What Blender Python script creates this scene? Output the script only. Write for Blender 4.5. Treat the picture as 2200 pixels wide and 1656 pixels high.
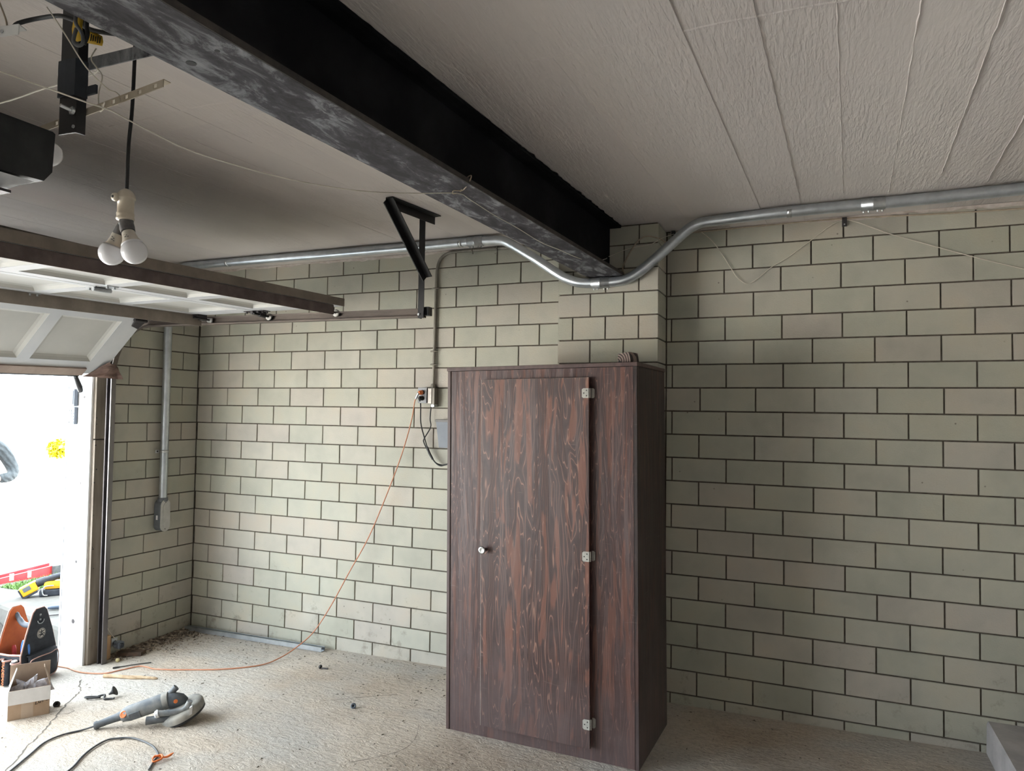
import bpy, bmesh, math, random
from mathutils import Vector, Matrix, noise
random.seed(7)
for o in list(bpy.data.objects): bpy.data.objects.remove(o)
SC = bpy.context.scene
COL = SC.collection

# ------------------------------------------------------------------ camera, sky, exposure
cam_d = bpy.data.cameras.new('camera'); cam = bpy.data.objects.new('camera', cam_d); COL.objects.link(cam)
cam_d.sensor_width = 36.0; cam_d.lens = 1525.9 * 36.0 / 2200.0; cam_d.clip_start = 0.05; cam_d.clip_end = 200
_r = Vector((0.9199, 0.3920, 0.0138)); _d = Vector((-0.0015, 0.0388, -0.9992)); _f = Vector((-0.3922, 0.9192, 0.0363))
cam.matrix_world = Matrix(((_r.x, -_d.x, -_f.x, 4.5036), (_r.y, -_d.y, -_f.y, -4.2033), (_r.z, -_d.z, -_f.z, 1.6781), (0, 0, 0, 1)))
SC.camera = cam
SC.cycles.max_bounces = 6; SC.cycles.glossy_bounces = 2; SC.cycles.caustics_reflective = False; SC.cycles.caustics_refractive = False

world = bpy.data.worlds.new('day_sky'); SC.world = world; world.use_nodes = True
wn = world.node_tree.nodes; wl = world.node_tree.links
bg = wn['Background']; bg.inputs['Color'].default_value = (0.83, 0.925, 1.0, 1); bg.inputs['Strength'].default_value = 8.0
sun_d = bpy.data.lights.new('sun', 'SUN'); sun_d.energy = 110.0; sun_d.angle = 0.02; sun_d.color = (1.0, 0.965, 0.92)
sun = bpy.data.objects.new('sun', sun_d); COL.objects.link(sun); sun.location = (6, 1, 12)
sun.rotation_euler = Vector((-0.76, 0.13, -0.63)).to_track_quat('-Z', 'Y').to_euler()   # high sun behind the building; only the far drive is in it
SC.view_settings.view_transform = 'Standard'; SC.view_settings.look = 'None'
SC.view_settings.exposure = 0.65; SC.view_settings.gamma = 1.0; SC.view_settings.use_curve_mapping = False

# light portal in the door opening: steers sky sampling through the opening, adds no light itself
pl = bpy.data.lights.new('door_portal', 'AREA'); pl.shape = 'RECTANGLE'; pl.size = 4.9; pl.size_y = 2.2
po = bpy.data.objects.new('door_portal', pl); COL.objects.link(po)
po.matrix_world = Matrix.Translation((-0.12, -3.31, 1.0)) @ Matrix(((0, 0, -1, 0), (1, 0, 0, 0), (0, -1, 0, 0), (0, 0, 0, 1)))
pl.cycles.is_portal = True

# ------------------------------------------------------------------ helpers
OFF = {}
class MB:
    """collects world-space geometry; build() links it as ONE mesh object"""
    def __init__(s): s.v = []; s.f = []; s.sm = []; s.T = None
    def add(s, vs, fs, smooth=False):
        b = len(s.v)
        if s.T is not None: vs = [s.T @ Vector(p) for p in vs]
        s.v += [tuple(p) for p in vs]; s.f += [tuple(i + b for i in f) for f in fs]; s.sm += [smooth] * len(fs)
        return s
    def box(s, a, b):
        x0, y0, z0 = a; x1, y1, z1 = b
        return s.add([(x0,y0,z0),(x1,y0,z0),(x1,y1,z0),(x0,y1,z0),(x0,y0,z1),(x1,y0,z1),(x1,y1,z1),(x0,y1,z1)],
              [(0,3,2,1),(4,5,6,7),(0,1,5,4),(1,2,6,5),(2,3,7,6),(3,0,4,7)])
    def obox(s, c, ax, ay, az):
        """oriented box: centre, half-axis vectors"""
        c = Vector(c); ax = Vector(ax); ay = Vector(ay); az = Vector(az)
        vs = [c+i*ax+j*ay+k*az for k in (-1,1) for (i,j) in ((-1,-1),(1,-1),(1,1),(-1,1))]
        return s.add(vs, [(0,3,2,1),(4,5,6,7),(0,1,5,4),(1,2,6,5),(2,3,7,6),(3,0,4,7)])
    def bbox(s, a, b, c=0.004):
        """box with chamfered vertical+horizontal edges"""
        bm = bmesh.new(); bmesh.ops.create_cube(bm, size=1)
        for v in bm.verts: v.co = Vector([(a[i]+b[i])/2 + v.co[i]*(b[i]-a[i]) for i in range(3)])
        bmesh.ops.bevel(bm, geom=bm.edges[:], offset=c, segments=2, affect='EDGES', profile=0.6)
        return s.bm(bm, False)
    def bm(s, bm, smooth=False, T=None):
        bm.verts.index_update()
        vs = [(T @ v.co) if T is not None else v.co.copy() for v in bm.verts]
        s.add(vs, [[v.index for v in f.verts] for f in bm.faces], smooth); bm.free(); return s
    def tube(s, pts, r, n=10, caps=True, closed=False, smooth=True, scale=None):
        pts = [Vector(p) for p in pts]; m = len(pts); rs = r if isinstance(r, (list, tuple)) else [r]*m
        T = []
        for i in range(m):
            a = pts[i-1] if (i > 0 or closed) else pts[i]; b = pts[(i+1) % m] if (i < m-1 or closed) else pts[i]
            T.append((b-a).normalized())
        up = Vector((0,0,1)) if abs(T[0].z) < 0.9 else Vector((1,0,0))
        N = (up - T[0]*up.dot(T[0])).normalized(); vs = []; fs = []
        for i in range(m):
            N = (N - T[i]*N.dot(T[i])).normalized(); B = T[i].cross(N)
            for k in range(n):
                a = 2*math.pi*k/n; vs.append(pts[i] + rs[i]*(math.cos(a)*N + math.sin(a)*B))
        for i in range(m if closed else m-1):
            j = (i+1) % m
            for k in range(n):
                l = (k+1) % n; fs.append((i*n+k, i*n+l, j*n+l, j*n+k))
        s.add(vs, fs, smooth)
        if caps and not closed:
            s.add([vs[k] for k in range(n)], [tuple(reversed(range(n)))]); s.add([vs[(m-1)*n+k] for k in range(n)], [tuple(range(n))])
        return s
    def lathe(s, prof, o=(0,0,0), ax=(0,0,1), n=20, smooth=True, sx=1.0, sy=1.0, ref=None):
        """prof: list of (radius, height along ax)"""
        ax = Vector(ax).normalized(); ref = Vector(ref) if ref is not None else (Vector((1,0,0)) if abs(ax.x) < 0.9 else Vector((0,1,0)))
        N = (ref - ax*ref.dot(ax)).normalized(); B = ax.cross(N); o = Vector(o); vs = []; fs = []
        for (r, h) in prof:
            for k in range(n):
                a = 2*math.pi*k/n; vs.append(o + ax*h + N*(r*sx*math.cos(a)) + B*(r*sy*math.sin(a)))
        for i in range(len(prof)-1):
            for k in range(n):
                l = (k+1) % n; fs.append((i*n+k, i*n+l, (i+1)*n+l, (i+1)*n+k))
        s.add(vs, fs, smooth)
        s.add(vs[:n], [tuple(reversed(range(n)))]); s.add(vs[-n:], [tuple(range(n))]); return s
    def prism(s, poly, o, u, v, w):
        """extrude polygon (list of 2d points in u,v) along vector w"""
        o = Vector(o); u = Vector(u); v = Vector(v); w = Vector(w); n = len(poly)
        a = [o + u*p[0] + v*p[1] for p in poly]; b = [p + w for p in a]
        fs = [tuple(reversed(range(n))), tuple(range(n, 2*n))] + [(i, (i+1) % n, n+(i+1) % n, n+i) for i in range(n)]
        return s.add(a+b, fs)
    def sweep(s, prof, path, nrm):
        """closed 2d profile (a,b) swept along path; a along per-point normal nrm[i], b along world y"""
        n = len(prof); vs = []; fs = []
        for p, nn in zip(path, nrm):
            for (a, b) in prof: vs.append(Vector(p) + Vector(nn)*a + Vector((0, b, 0)))
        for i in range(len(path)-1):
            for k in range(n):
                l = (k+1) % n; fs.append((i*n+k, i*n+l, (i+1)*n+l, (i+1)*n+k))
        s.add(vs, fs); s.add(vs[:n], [tuple(reversed(range(n)))]); s.add(vs[-n:], [tuple(range(n))]); return s
    def sheet(s, rows, smooth=True, thick=0.0):
        """grid of points; thick>0 gives it depth along its normal"""
        R = len(rows); Cn = len(rows[0]); P = [[Vector(p) for p in r] for r in rows]
        fs = [(i*Cn+j, i*Cn+j+1, (i+1)*Cn+j+1, (i+1)*Cn+j) for i in range(R-1) for j in range(Cn-1)]
        if thick <= 0: return s.add([p for r in P for p in r], fs, smooth)
        vs = [p for r in P for p in r]; back = []
        for i in range(R):
            for j in range(Cn):
                a = P[min(i+1,R-1)][j]-P[max(i-1,0)][j]; b = P[i][min(j+1,Cn-1)]-P[i][max(j-1,0)]
                nn = a.cross(b); nn = nn.normalized() if nn.length > 1e-9 else Vector((0,0,1)); back.append(P[i][j]+nn*thick)
        m = R*Cn; allf = fs + [tuple(reversed([i+m for i in f])) for f in fs]
        rim = [i for i in range(Cn)] + [r*Cn+Cn-1 for r in range(1,R)] + [(R-1)*Cn+j for j in range(Cn-2,-1,-1)] + [r*Cn for r in range(R-2,0,-1)]
        for a, b in zip(rim, rim[1:]+rim[:1]): allf.append((b, a, a+m, b+m))
        return s.add(vs+back, allf, smooth)
    def build(s, name, mat, parent=None, label=None):
        me = bpy.data.meshes.new(name); off = OFF.get(parent.name, Vector((0,0,0))) if parent else Vector((0,0,0))
        me.from_pydata([tuple(Vector(p)-off) for p in s.v], [], s.f); me.update()
        for p, k in zip(me.polygons, s.sm): p.use_smooth = k
        bm_ = bmesh.new(); bm_.from_mesh(me); bmesh.ops.recalc_face_normals(bm_, faces=bm_.faces[:]); bm_.to_mesh(me); bm_.free()
        me.materials.append(mat); o = bpy.data.objects.new(name, me); COL.objects.link(o)
        if parent: o.parent = parent; OFF[o.name] = off
        else: OFF[o.name] = Vector((0,0,0))
        if label: o['label'] = label
        return o

def thing(name, label, cat, loc=(0,0,0), group=None):
    o = bpy.data.objects.new(name, None); COL.objects.link(o); o.location = loc; o.empty_display_size = 0.1
    OFF[o.name] = Vector(loc); o['label'] = label; o['category'] = cat
    if group: o['group'] = group
    return o
def tag(o, label, cat, group=None, kind=None):
    o['label'] = label
    if cat: o['category'] = cat
    if group: o['group'] = group
    if kind: o['kind'] = kind
    return o
def struct(o, label=None):
    o['kind'] = 'structure'
    if label: o['label'] = label
    return o
def cr(pts, n=6, closed=False):
    P = [Vector(p) for p in pts]; m = len(P); out = []
    for i in range(m if closed else m-1):
        if closed: p0, p1, p2, p3 = P[i-1], P[i], P[(i+1) % m], P[(i+2) % m]
        else: p0, p1, p2, p3 = P[max(i-1,0)], P[i], P[i+1], P[min(i+2,m-1)]
        for k in range(n):
            t = k/n; out.append(0.5*((2*p1)+(p2-p0)*t+(2*p0-5*p1+4*p2-p3)*t*t+(3*p1-p0-3*p2+p3)*t*t*t))
    if not closed: out.append(P[-1])
    return out
def floorz(x, y):
    z = -0.042 + 0.0132*x
    k = max(0.0, min(1.0, 1-x/1.2)); return z + 0.020*k*max(-1.0, min(0.0, y/0.88))

# ------------------------------------------------------------------ materials
def newmat(name):
    m = bpy.data.materials.new(name); m.use_nodes = True; return m, m.node_tree.nodes, m.node_tree.links, m.node_tree.nodes['Principled BSDF']
def N(nodes, typ, **kw):
    n = nodes.new(typ)
    for k, v in kw.items():
        if k in n.inputs: n.inputs[k].default_value = v
        else: setattr(n, k, v)
    return n
def ramp(nodes, stops):
    r = nodes.new('ShaderNodeValToRGB'); e = r.color_ramp.elements
    while len(e) > 1: e.remove(e[-1])
    e[0].position = stops[0][0]; e[0].color = (*stops[0][1], 1)
    for p, c in stops[1:]:
        x = e.new(p); x.color = (*c, 1)
    return r
def g3(v): return (v, v, v)
def simple(name, c1, c2=None, rough=0.6, metal=0.0, scale=8.0, bump=0.0, bscale=60.0, spec=0.5, stretch=(1,1,1), detail=5.0, lo=0.35, hi=0.65, coat=0.0):
    """two-tone noise colour with fine relief"""
    m, n, l, b = newmat(name)
    b.inputs['Roughness'].default_value = rough; b.inputs['Metallic'].default_value = metal; b.inputs['Specular IOR Level'].default_value = spec
    if coat: b.inputs['Coat Weight'].default_value = coat
    geo = N(n, 'ShaderNodeNewGeometry'); mp = N(n, 'ShaderNodeMapping', Scale=stretch); l.new(geo.outputs['Position'], mp.inputs['Vector'])
    if c2 is None: b.inputs['Base Color'].default_value = (*c1, 1)
    else:
        t = N(n, 'ShaderNodeTexNoise', Scale=scale, Detail=detail, Roughness=0.6); l.new(mp.outputs[0], t.inputs['Vector'])
        r = ramp(n, [(lo, c1), (hi, c2)]); l.new(t.outputs['Fac'], r.inputs['Fac']); l.new(r.outputs['Color'], b.inputs['Base Color'])
    if bump:
        t2 = N(n, 'ShaderNodeTexNoise', Scale=bscale, Detail=4.0); l.new(mp.outputs[0], t2.inputs['Vector'])
        bp = N(n, 'ShaderNodeBump', Strength=bump, Distance=0.004); l.new(t2.outputs['Fac'], bp.inputs['Height']); l.new(bp.outputs['Normal'], b.inputs['Normal'])
    return m
def mixc(n, l, a, b, fac, blend='MIX'):
    m = n.new('ShaderNodeMix'); m.data_type = 'RGBA'; m.blend_type = blend
    for sock, val in ((m.inputs[0], fac), (m.inputs[6], a), (m.inputs[7], b)):
        if hasattr(val, 'is_output'): l.new(val, sock)
        elif isinstance(val, (int, float)): sock.default_value = val
        else: sock.default_value = (*val, 1)
    return m.outputs[2]

def block_material():
    m, n, l, b = newmat('painted_block')
    geo = N(n, 'ShaderNodeNewGeometry'); oi = N(n, 'ShaderNodeObjectInfo')
    r = ramp(n, [(0.0, (0.405,0.400,0.330)), (0.30, (0.430,0.425,0.352)), (0.55, (0.445,0.430,0.360)), (0.78, (0.440,0.412,0.352)), (0.90, (0.450,0.415,0.362)), (1.0, (0.455,0.450,0.378))])
    l.new(oi.outputs['Random'], r.inputs['Fac'])
    t = N(n, 'ShaderNodeTexNoise', Scale=3.2, Detail=3.0, Roughness=0.62); l.new(geo.outputs['Position'], t.inputs['Vector'])
    r2 = ramp(n, [(0.30, (0.86,0.87,0.88)), (0.52, g3(1.0)), (0.75, (1.06,1.01,0.96))]); l.new(t.outputs['Fac'], r2.inputs['Fac'])
    c = mixc(n, l, r.outputs['Color'], r2.outputs['Color'], 1.0, 'MULTIPLY')
    # pale scuffs and small dark pits
    t3 = N(n, 'ShaderNodeTexNoise', Scale=1.4, Detail=3.0, Roughness=0.7); l.new(geo.outputs['Position'], t3.inputs['Vector'])
    r3 = ramp(n, [(0.60, g3(0.0)), (0.74, g3(1.0))]); l.new(t3.outputs['Fac'], r3.inputs['Fac'])
    m3b = N(n, 'ShaderNodeMath', operation='MULTIPLY'); l.new(r3.outputs['Color'], m3b.inputs[0]); m3b.inputs[1].default_value = 0.28
    c = mixc(n, l, c, (0.58,0.57,0.50), m3b.outputs[0])
    # dirt stains of their own shape on the low courses
    sp = N(n, 'ShaderNodeSeparateXYZ'); l.new(geo.outputs['Position'], sp.inputs[0])
    t4 = N(n, 'ShaderNodeTexNoise', Scale=7.0, Detail=5.0, Roughness=0.75); l.new(geo.outputs['Position'], t4.inputs['Vector'])
    low = N(n, 'ShaderNodeMapRange'); low.inputs[1].default_value = 0.0; low.inputs[2].default_value = 0.75; low.inputs[3].default_value = 0.13; low.inputs[4].default_value = 0.0
    l.new(sp.outputs['Z'], low.inputs[0])
    a4 = N(n, 'ShaderNodeMath', operation='ADD'); l.new(t4.outputs['Fac'], a4.inputs[0]); l.new(low.outputs[0], a4.inputs[1])
    r4 = ramp(n, [(0.66, g3(0.0)), (0.80, g3(0.75))]); l.new(a4.outputs[0], r4.inputs['Fac'])
    c = mixc(n, l, c, (0.235,0.210,0.165), r4.outputs['Color'])
    v5 = N(n, 'ShaderNodeTexVoronoi', Scale=11.0); l.new(geo.outputs['Position'], v5.inputs['Vector'])
    r5 = ramp(n, [(0.035, g3(1.0)), (0.06, g3(0.0))]); l.new(v5.outputs['Distance'], r5.inputs['Fac'])
    t6 = N(n, 'ShaderNodeTexNoise', Scale=0.9, Detail=0.0); l.new(geo.outputs['Position'], t6.inputs['Vector'])
    r6 = ramp(n, [(0.55, g3(0.0)), (0.62, g3(0.7))]); l.new(t6.outputs['Fac'], r6.inputs['Fac'])
    m5 = N(n, 'ShaderNodeMath', operation='MULTIPLY'); l.new(r5.outputs['Color'], m5.inputs[0]); l.new(r6.outputs['Color'], m5.inputs[1])
    c = mixc(n, l, c, (0.12,0.10,0.08), m5.outputs[0])
    l.new(c, b.inputs['Base Color']); b.inputs['Roughness'].default_value = 0.62; b.inputs['Specular IOR Level'].default_value = 0.35
    tb = N(n, 'ShaderNodeTexNoise', Scale=110.0, Detail=2.0, Roughness=0.7); l.new(geo.outputs['Position'], tb.inputs['Vector'])
    bp = N(n, 'ShaderNodeBump', Strength=0.28, Distance=0.004); l.new(tb.outputs['Fac'], bp.inputs['Height']); l.new(bp.outputs['Normal'], b.inputs['Normal'])
    return m
M = {}
M['block'] = block_material()
M['mortar'] = simple('mortar', (0.085,0.072,0.056), (0.135,0.118,0.095), rough=0.95, scale=25, bump=0.5, bscale=120, spec=0.1)

def ceiling_material():
    m, n, l, b = newmat('painted_concrete_ceiling')
    geo = N(n, 'ShaderNodeNewGeometry'); oi = N(n, 'ShaderNodeObjectInfo')
    mp = N(n, 'ShaderNodeMapping', Scale=(1.0, 0.22, 1.0)); l.new(geo.outputs['Position'], mp.inputs['Vector'])
    t = N(n, 'ShaderNodeTexNoise', Scale=2.4, Detail=3.0, Roughness=0.6); l.new(mp.outputs[0], t.inputs['Vector'])
    r = ramp(n, [(0.28, (0.605,0.557,0.535)), (0.50, (0.670,0.623,0.603)), (0.72, (0.700,0.655,0.632))]); l.new(t.outputs['Fac'], r.inputs['Fac'])
    r2 = ramp(n, [(0.0, (0.965,0.960,0.965)), (1.0, (1.02,1.015,1.0))]); l.new(oi.outputs['Random'], r2.inputs['Fac'])
    c = mixc(n, l, r.outputs['Color'], r2.outputs['Color'], 1.0, 'MULTIPLY')
    l.new(c, b.inputs['Base Color']); b.inputs['Roughness'].default_value = 0.8; b.inputs['Specular IOR Level'].default_value = 0.25
    # brushed stipple, heavier in patches
    mp2 = N(n, 'ShaderNodeMapping', Scale=(1.0, 0.17, 1.0)); mp2.inputs['Rotation'].default_value = (0, 0, 0.12); l.new(geo.outputs['Position'], mp2.inputs['Vector'])
    w = N(n, 'ShaderNodeTexNoise', Scale=85.0, Detail=2.0, Roughness=0.6, Distortion=0.5); l.new(mp2.outputs[0], w.inputs['Vector'])
    p = N(n, 'ShaderNodeTexNoise', Scale=1.6, Detail=1.0); l.new(geo.outputs['Position'], p.inputs['Vector'])
    rp = ramp(n, [(0.36, g3(0.2)), (0.58, g3(1.0))]); l.new(p.outputs['Fac'], rp.inputs['Fac'])
    mu = N(n, 'ShaderNodeMath', operation='MULTIPLY'); l.new(w.outputs['Fac'], mu.inputs[0]); l.new(rp.outputs['Color'], mu.inputs[1])
    bp = N(n, 'ShaderNodeBump', Strength=0.75, Distance=0.007); l.new(mu.outputs[0], bp.inputs['Height']); l.new(bp.outputs['Normal'], b.inputs['Normal'])
    return m
M['ceiling'] = ceiling_material()

def floor_material():
    m, n, l, b = newmat('dusty_concrete_floor')
    geo = N(n, 'ShaderNodeNewGeometry'); P = geo.outputs['Position']
    t = N(n, 'ShaderNodeTexNoise', Scale=1.1, Detail=4.0, Roughness=0.62); l.new(P, t.inputs['Vector'])
    r = ramp(n, [(0.30, (0.385,0.315,0.250)), (0.46, (0.490,0.415,0.335)), (0.58, (0.550,0.478,0.398)), (0.75, (0.600,0.538,0.465))]); l.new(t.outputs['Fac'], r.inputs['Fac'])
    # grey swept patches
    t2 = N(n, 'ShaderNodeTexNoise', Scale=0.75, Detail=3.0, Roughness=0.7); mp = N(n, 'ShaderNodeMapping', Location=(3.7,1.2,0), Scale=(1,1.6,1)); l.new(P, mp.inputs['Vector']); l.new(mp.outputs[0], t2.inputs['Vector'])
    r2 = ramp(n, [(0.44, g3(0.0)), (0.62, g3(0.8))]); l.new(t2.outputs['Fac'], r2.inputs['Fac'])
    c = mixc(n, l, r.outputs['Color'], (0.470,0.450,0.415), r2.outputs['Color'])
    # fine grit and specks
    t3 = N(n, 'ShaderNodeTexNoise', Scale=55.0, Detail=2.0, Roughness=0.8); l.new(P, t3.inputs['Vector'])
    r3 = ramp(n, [(0.30, g3(0.80)), (0.50, g3(1.0)), (0.72, g3(1.09))]); l.new(t3.outputs['Fac'], r3.inputs['Fac'])
    c = mixc(n, l, c, r3.outputs['Color'], 1.0, 'MULTIPLY')
    v = N(n, 'ShaderNodeTexVoronoi', Scale=17.0); l.new(P, v.inputs['Vector'])
    rv = ramp(n, [(0.05, g3(1.0)), (0.10, g3(0.0))]); l.new(v.outputs['Distance'], rv.inputs['Fac'])
    t4 = N(n, 'ShaderNodeTexNoise', Scale=2.3, Detail=1.0); l.new(P, t4.inputs['Vector'])
    r4 = ramp(n, [(0.46, g3(0.0)), (0.60, g3(0.8))]); l.new(t4.outputs['Fac'], r4.inputs['Fac'])
    mu = N(n, 'ShaderNodeMath', operation='MULTIPLY'); l.new(rv.outputs['Color'], mu.inputs[0]); l.new(r4.outputs['Color'], mu.inputs[1])
    c = mixc(n, l, c, (0.185,0.160,0.135), mu.outputs[0])
    l.new(c, b.inputs['Base Color']); b.inputs['Roughness'].default_value = 0.85; b.inputs['Specular IOR Level'].default_value = 0.25
    mp5 = N(n, 'ShaderNodeMapping', Scale=(1.0,2.2,1.0)); mp5.inputs['Rotation'].default_value = (0,0,0.5); l.new(P, mp5.inputs['Vector'])
    t5 = N(n, 'ShaderNodeTexNoise', Scale=16.0, Detail=4.0, Roughness=0.72, Distortion=0.5); l.new(mp5.outputs[0], t5.inputs['Vector'])
    bp = N(n, 'ShaderNodeBump', Strength=0.8, Distance=0.015); l.new(t5.outputs['Fac'], bp.inputs['Height'])
    bp2 = N(n, 'ShaderNodeBump', Strength=0.45, Distance=0.003); l.new(t3.outputs['Fac'], bp2.inputs['Height']); l.new(bp.outputs['Normal'], bp2.inputs['Normal'])
    l.new(bp2.outputs['Normal'], b.inputs['Normal'])
    return m
M['floor'] = floor_material()

def plywood_material(name, dark, mid, light, sx, off, bands, orange=0.6):
    """rotary-cut fir ply: contour lines of a stretched noise field"""
    m, n, l, b = newmat(name)
    geo = N(n, 'ShaderNodeNewGeometry')
    mp = N(n, 'ShaderNodeMapping', Location=off, Scale=(sx, sx, 0.9)); l.new(geo.outputs['Position'], mp.inputs['Vector'])
    t = N(n, 'ShaderNodeTexNoise', Scale=1.0, Detail=3.2, Roughness=0.5, Distortion=0.35); l.new(mp.outputs[0], t.inputs['Vector'])
    k = N(n, 'ShaderNodeMath', operation='MULTIPLY'); l.new(t.outputs['Fac'], k.inputs[0]); k.inputs[1].default_value = bands
    fr = N(n, 'ShaderNodeMath', operation='FRACT'); l.new(k.outputs[0], fr.inputs[0])
    r = ramp(n, [(0.0, light), (0.05, light), (0.13, mid), (0.62, dark), (0.80, mid), (1.0, mid)]); l.new(fr.outputs[0], r.inputs['Fac'])
    # orange flecks where the dark stain is thin
    mp2 = N(n, 'ShaderNodeMapping', Location=(off[0]+5, off[1], off[2]+2), Scale=(sx*3.2, sx*3.2, 2.6)); l.new(geo.outputs['Position'], mp2.inputs['Vector'])
    t2 = N(n, 'ShaderNodeTexNoise', Scale=1.0, Detail=2.5, Distortion=0.6); l.new(mp2.outputs[0], t2.inputs['Vector'])
    r2 = ramp(n, [(0.555, g3(0.0)), (0.60, g3(orange))]); l.new(t2.outputs['Fac'], r2.inputs['Fac'])
    c = mixc(n, l, r.outputs['Color'], (0.190,0.072,0.044), r2.outputs['Color'])
    # worn, dusty film in irregular patches, with reflected sheen painted in towards the floor
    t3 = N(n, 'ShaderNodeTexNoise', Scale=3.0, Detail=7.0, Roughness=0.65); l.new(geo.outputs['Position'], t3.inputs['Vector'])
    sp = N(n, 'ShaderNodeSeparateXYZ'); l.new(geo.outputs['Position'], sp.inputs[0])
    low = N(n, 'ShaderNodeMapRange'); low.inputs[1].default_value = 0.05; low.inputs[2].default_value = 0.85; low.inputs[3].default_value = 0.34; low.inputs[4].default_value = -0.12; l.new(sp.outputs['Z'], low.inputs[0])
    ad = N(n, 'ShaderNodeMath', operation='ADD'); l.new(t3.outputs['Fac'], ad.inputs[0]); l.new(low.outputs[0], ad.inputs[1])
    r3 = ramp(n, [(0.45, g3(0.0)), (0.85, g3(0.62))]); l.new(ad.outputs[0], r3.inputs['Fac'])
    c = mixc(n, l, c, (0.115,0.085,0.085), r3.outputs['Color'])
    # scratches
    mp4 = N(n, 'ShaderNodeMapping', Scale=(9,9,90)); mp4.inputs['Rotation'].default_value = (0.5,0.4,0); l.new(geo.outputs['Position'], mp4.inputs['Vector'])
    t4 = N(n, 'ShaderNodeTexNoise', Scale=1.0, Detail=2.0); l.new(mp4.outputs[0], t4.inputs['Vector'])
    r4 = ramp(n, [(0.70, g3(0.0)), (0.76, g3(0.30))]); l.new(t4.outputs['Fac'], r4.inputs['Fac'])
    c = mixc(n, l, c, (0.19,0.14,0.12), r4.outputs['Color'])
    l.new(c, b.inputs['Base Color']); b.inputs['Roughness'].default_value = 0.46; b.inputs['Specular IOR Level'].default_value = 0.5
    bp = N(n, 'ShaderNodeBump', Strength=0.18, Distance=0.002); l.new(fr.outputs[0], bp.inputs['Height']); l.new(bp.outputs['Normal'], b.inputs['Normal'])
    return m
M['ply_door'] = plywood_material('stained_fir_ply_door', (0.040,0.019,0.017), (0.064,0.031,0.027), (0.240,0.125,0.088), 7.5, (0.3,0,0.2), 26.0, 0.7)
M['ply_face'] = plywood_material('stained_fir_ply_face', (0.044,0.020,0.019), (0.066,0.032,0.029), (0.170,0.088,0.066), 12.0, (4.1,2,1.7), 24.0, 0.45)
M['ply_shaded'] = plywood_material('stained_fir_ply_shaded', (0.020,0.012,0.011), (0.027,0.016,0.015), (0.042,0.024,0.020), 9.0, (9.1,5,3.7), 14.0, 0.25)  # shade of the cabinet's right side put into darker stain colours
M['ply_edge'] = simple('stained_edge', (0.058,0.031,0.029), (0.095,0.058,0.051), rough=0.5, scale=30, stretch=(1,1,0.2))
M['beam_flange'] = None
def flange_material():
    m, n, l, b = newmat('mill_scale_steel')
    geo = N(n, 'ShaderNodeNewGeometry'); mp = N(n, 'ShaderNodeMapping', Scale=(2.4, 1.0, 1)); l.new(geo.outputs['Position'], mp.inputs['Vector'])
    t = N(n, 'ShaderNodeTexNoise', Scale=7.0, Detail=7.0, Roughness=0.72, Distortion=0.5); l.new(mp.outputs[0], t.inputs['Vector'])
    t2 = N(n, 'ShaderNodeTexNoise', Scale=1.3, Detail=3.0); l.new(geo.outputs['Position'], t2.inputs['Vector'])
    ad = N(n, 'ShaderNodeMath', operation='MULTIPLY_ADD'); l.new(t2.outputs['Fac'], ad.inputs[0]); ad.inputs[1].default_value = 0.45; l.new(t.outputs['Fac'], ad.inputs[2])
    r = ramp(n, [(0.60, (0.042,0.040,0.045)), (0.72, (0.072,0.070,0.078)), (0.80, (0.190,0.193,0.208)), (0.95, (0.33,0.335,0.35))]); l.new(ad.outputs[0], r.inputs['Fac'])
    l.new(r.outputs['Color'], b.inputs['Base Color']); b.inputs['Roughness'].default_value = 0.75; b.inputs['Specular IOR Level'].default_value = 0.2
    bp = N(n, 'ShaderNodeBump', Strength=0.25, Distance=0.002); l.new(ad.outputs[0], bp.inputs['Height']); l.new(bp.outputs['Normal'], b.inputs['Normal'])
    return m
M['beam_flange'] = flange_material()
M['beam_web'] = simple('black_painted_steel', (0.006,0.006,0.007), (0.024,0.024,0.026), rough=0.85, scale=3.0, bump=0.2, bscale=30, spec=0.12, lo=0.45, hi=0.8)
M['beam_edge'] = simple('rusty_black_edge', (0.020,0.017,0.016), (0.050,0.042,0.036), rough=0.7, scale=20)
M['galv'] = simple('galvanised_steel', (0.50,0.54,0.58), (0.62,0.66,0.70), rough=0.33, metal=0.9, scale=14, detail=3)
M['galv_dull'] = simple('zinc_dull', (0.42,0.44,0.46), (0.55,0.57,0.58), rough=0.42, metal=0.9, scale=40)
M['black_steel'] = simple('black_angle_iron', (0.007,0.007,0.008), (0.016,0.015,0.016), rough=0.42, scale=12, spec=0.5)
M['dark_steel'] = simple('dark_old_steel', (0.035,0.032,0.034), (0.075,0.068,0.070), rough=0.45, metal=0.5, scale=20)
M['brown_strut'] = simple('brown_painted_strut', (0.180,0.150,0.122), (0.255,0.215,0.178), rough=0.75, scale=9, bump=0.15)
M['purple_strut'] = simple('dusty_dark_strut', (0.105,0.080,0.075), (0.170,0.132,0.122), rough=0.9, scale=16, bump=0.3, bscale=40)
M['rail'] = simple('brown_track_steel', (0.080,0.064,0.056), (0.155,0.125,0.105), rough=0.5, metal=0.45, scale=6, stretch=(0.4,1,1))
M['track'] = simple('worn_track_steel', (0.110,0.100,0.105), (0.20,0.185,0.185), rough=0.36, metal=0.75, scale=9, stretch=(1,1,0.3))
M['white_paint'] = simple('white_door_paint', (0.47,0.48,0.50), (0.54,0.545,0.55), rough=0.55, scale=3.0, bump=0.05)
M['panel_paint'] = simple('cream_panel_paint', (0.42,0.415,0.39), (0.48,0.47,0.44), rough=0.6, scale=2.5, bump=0.06)
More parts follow.
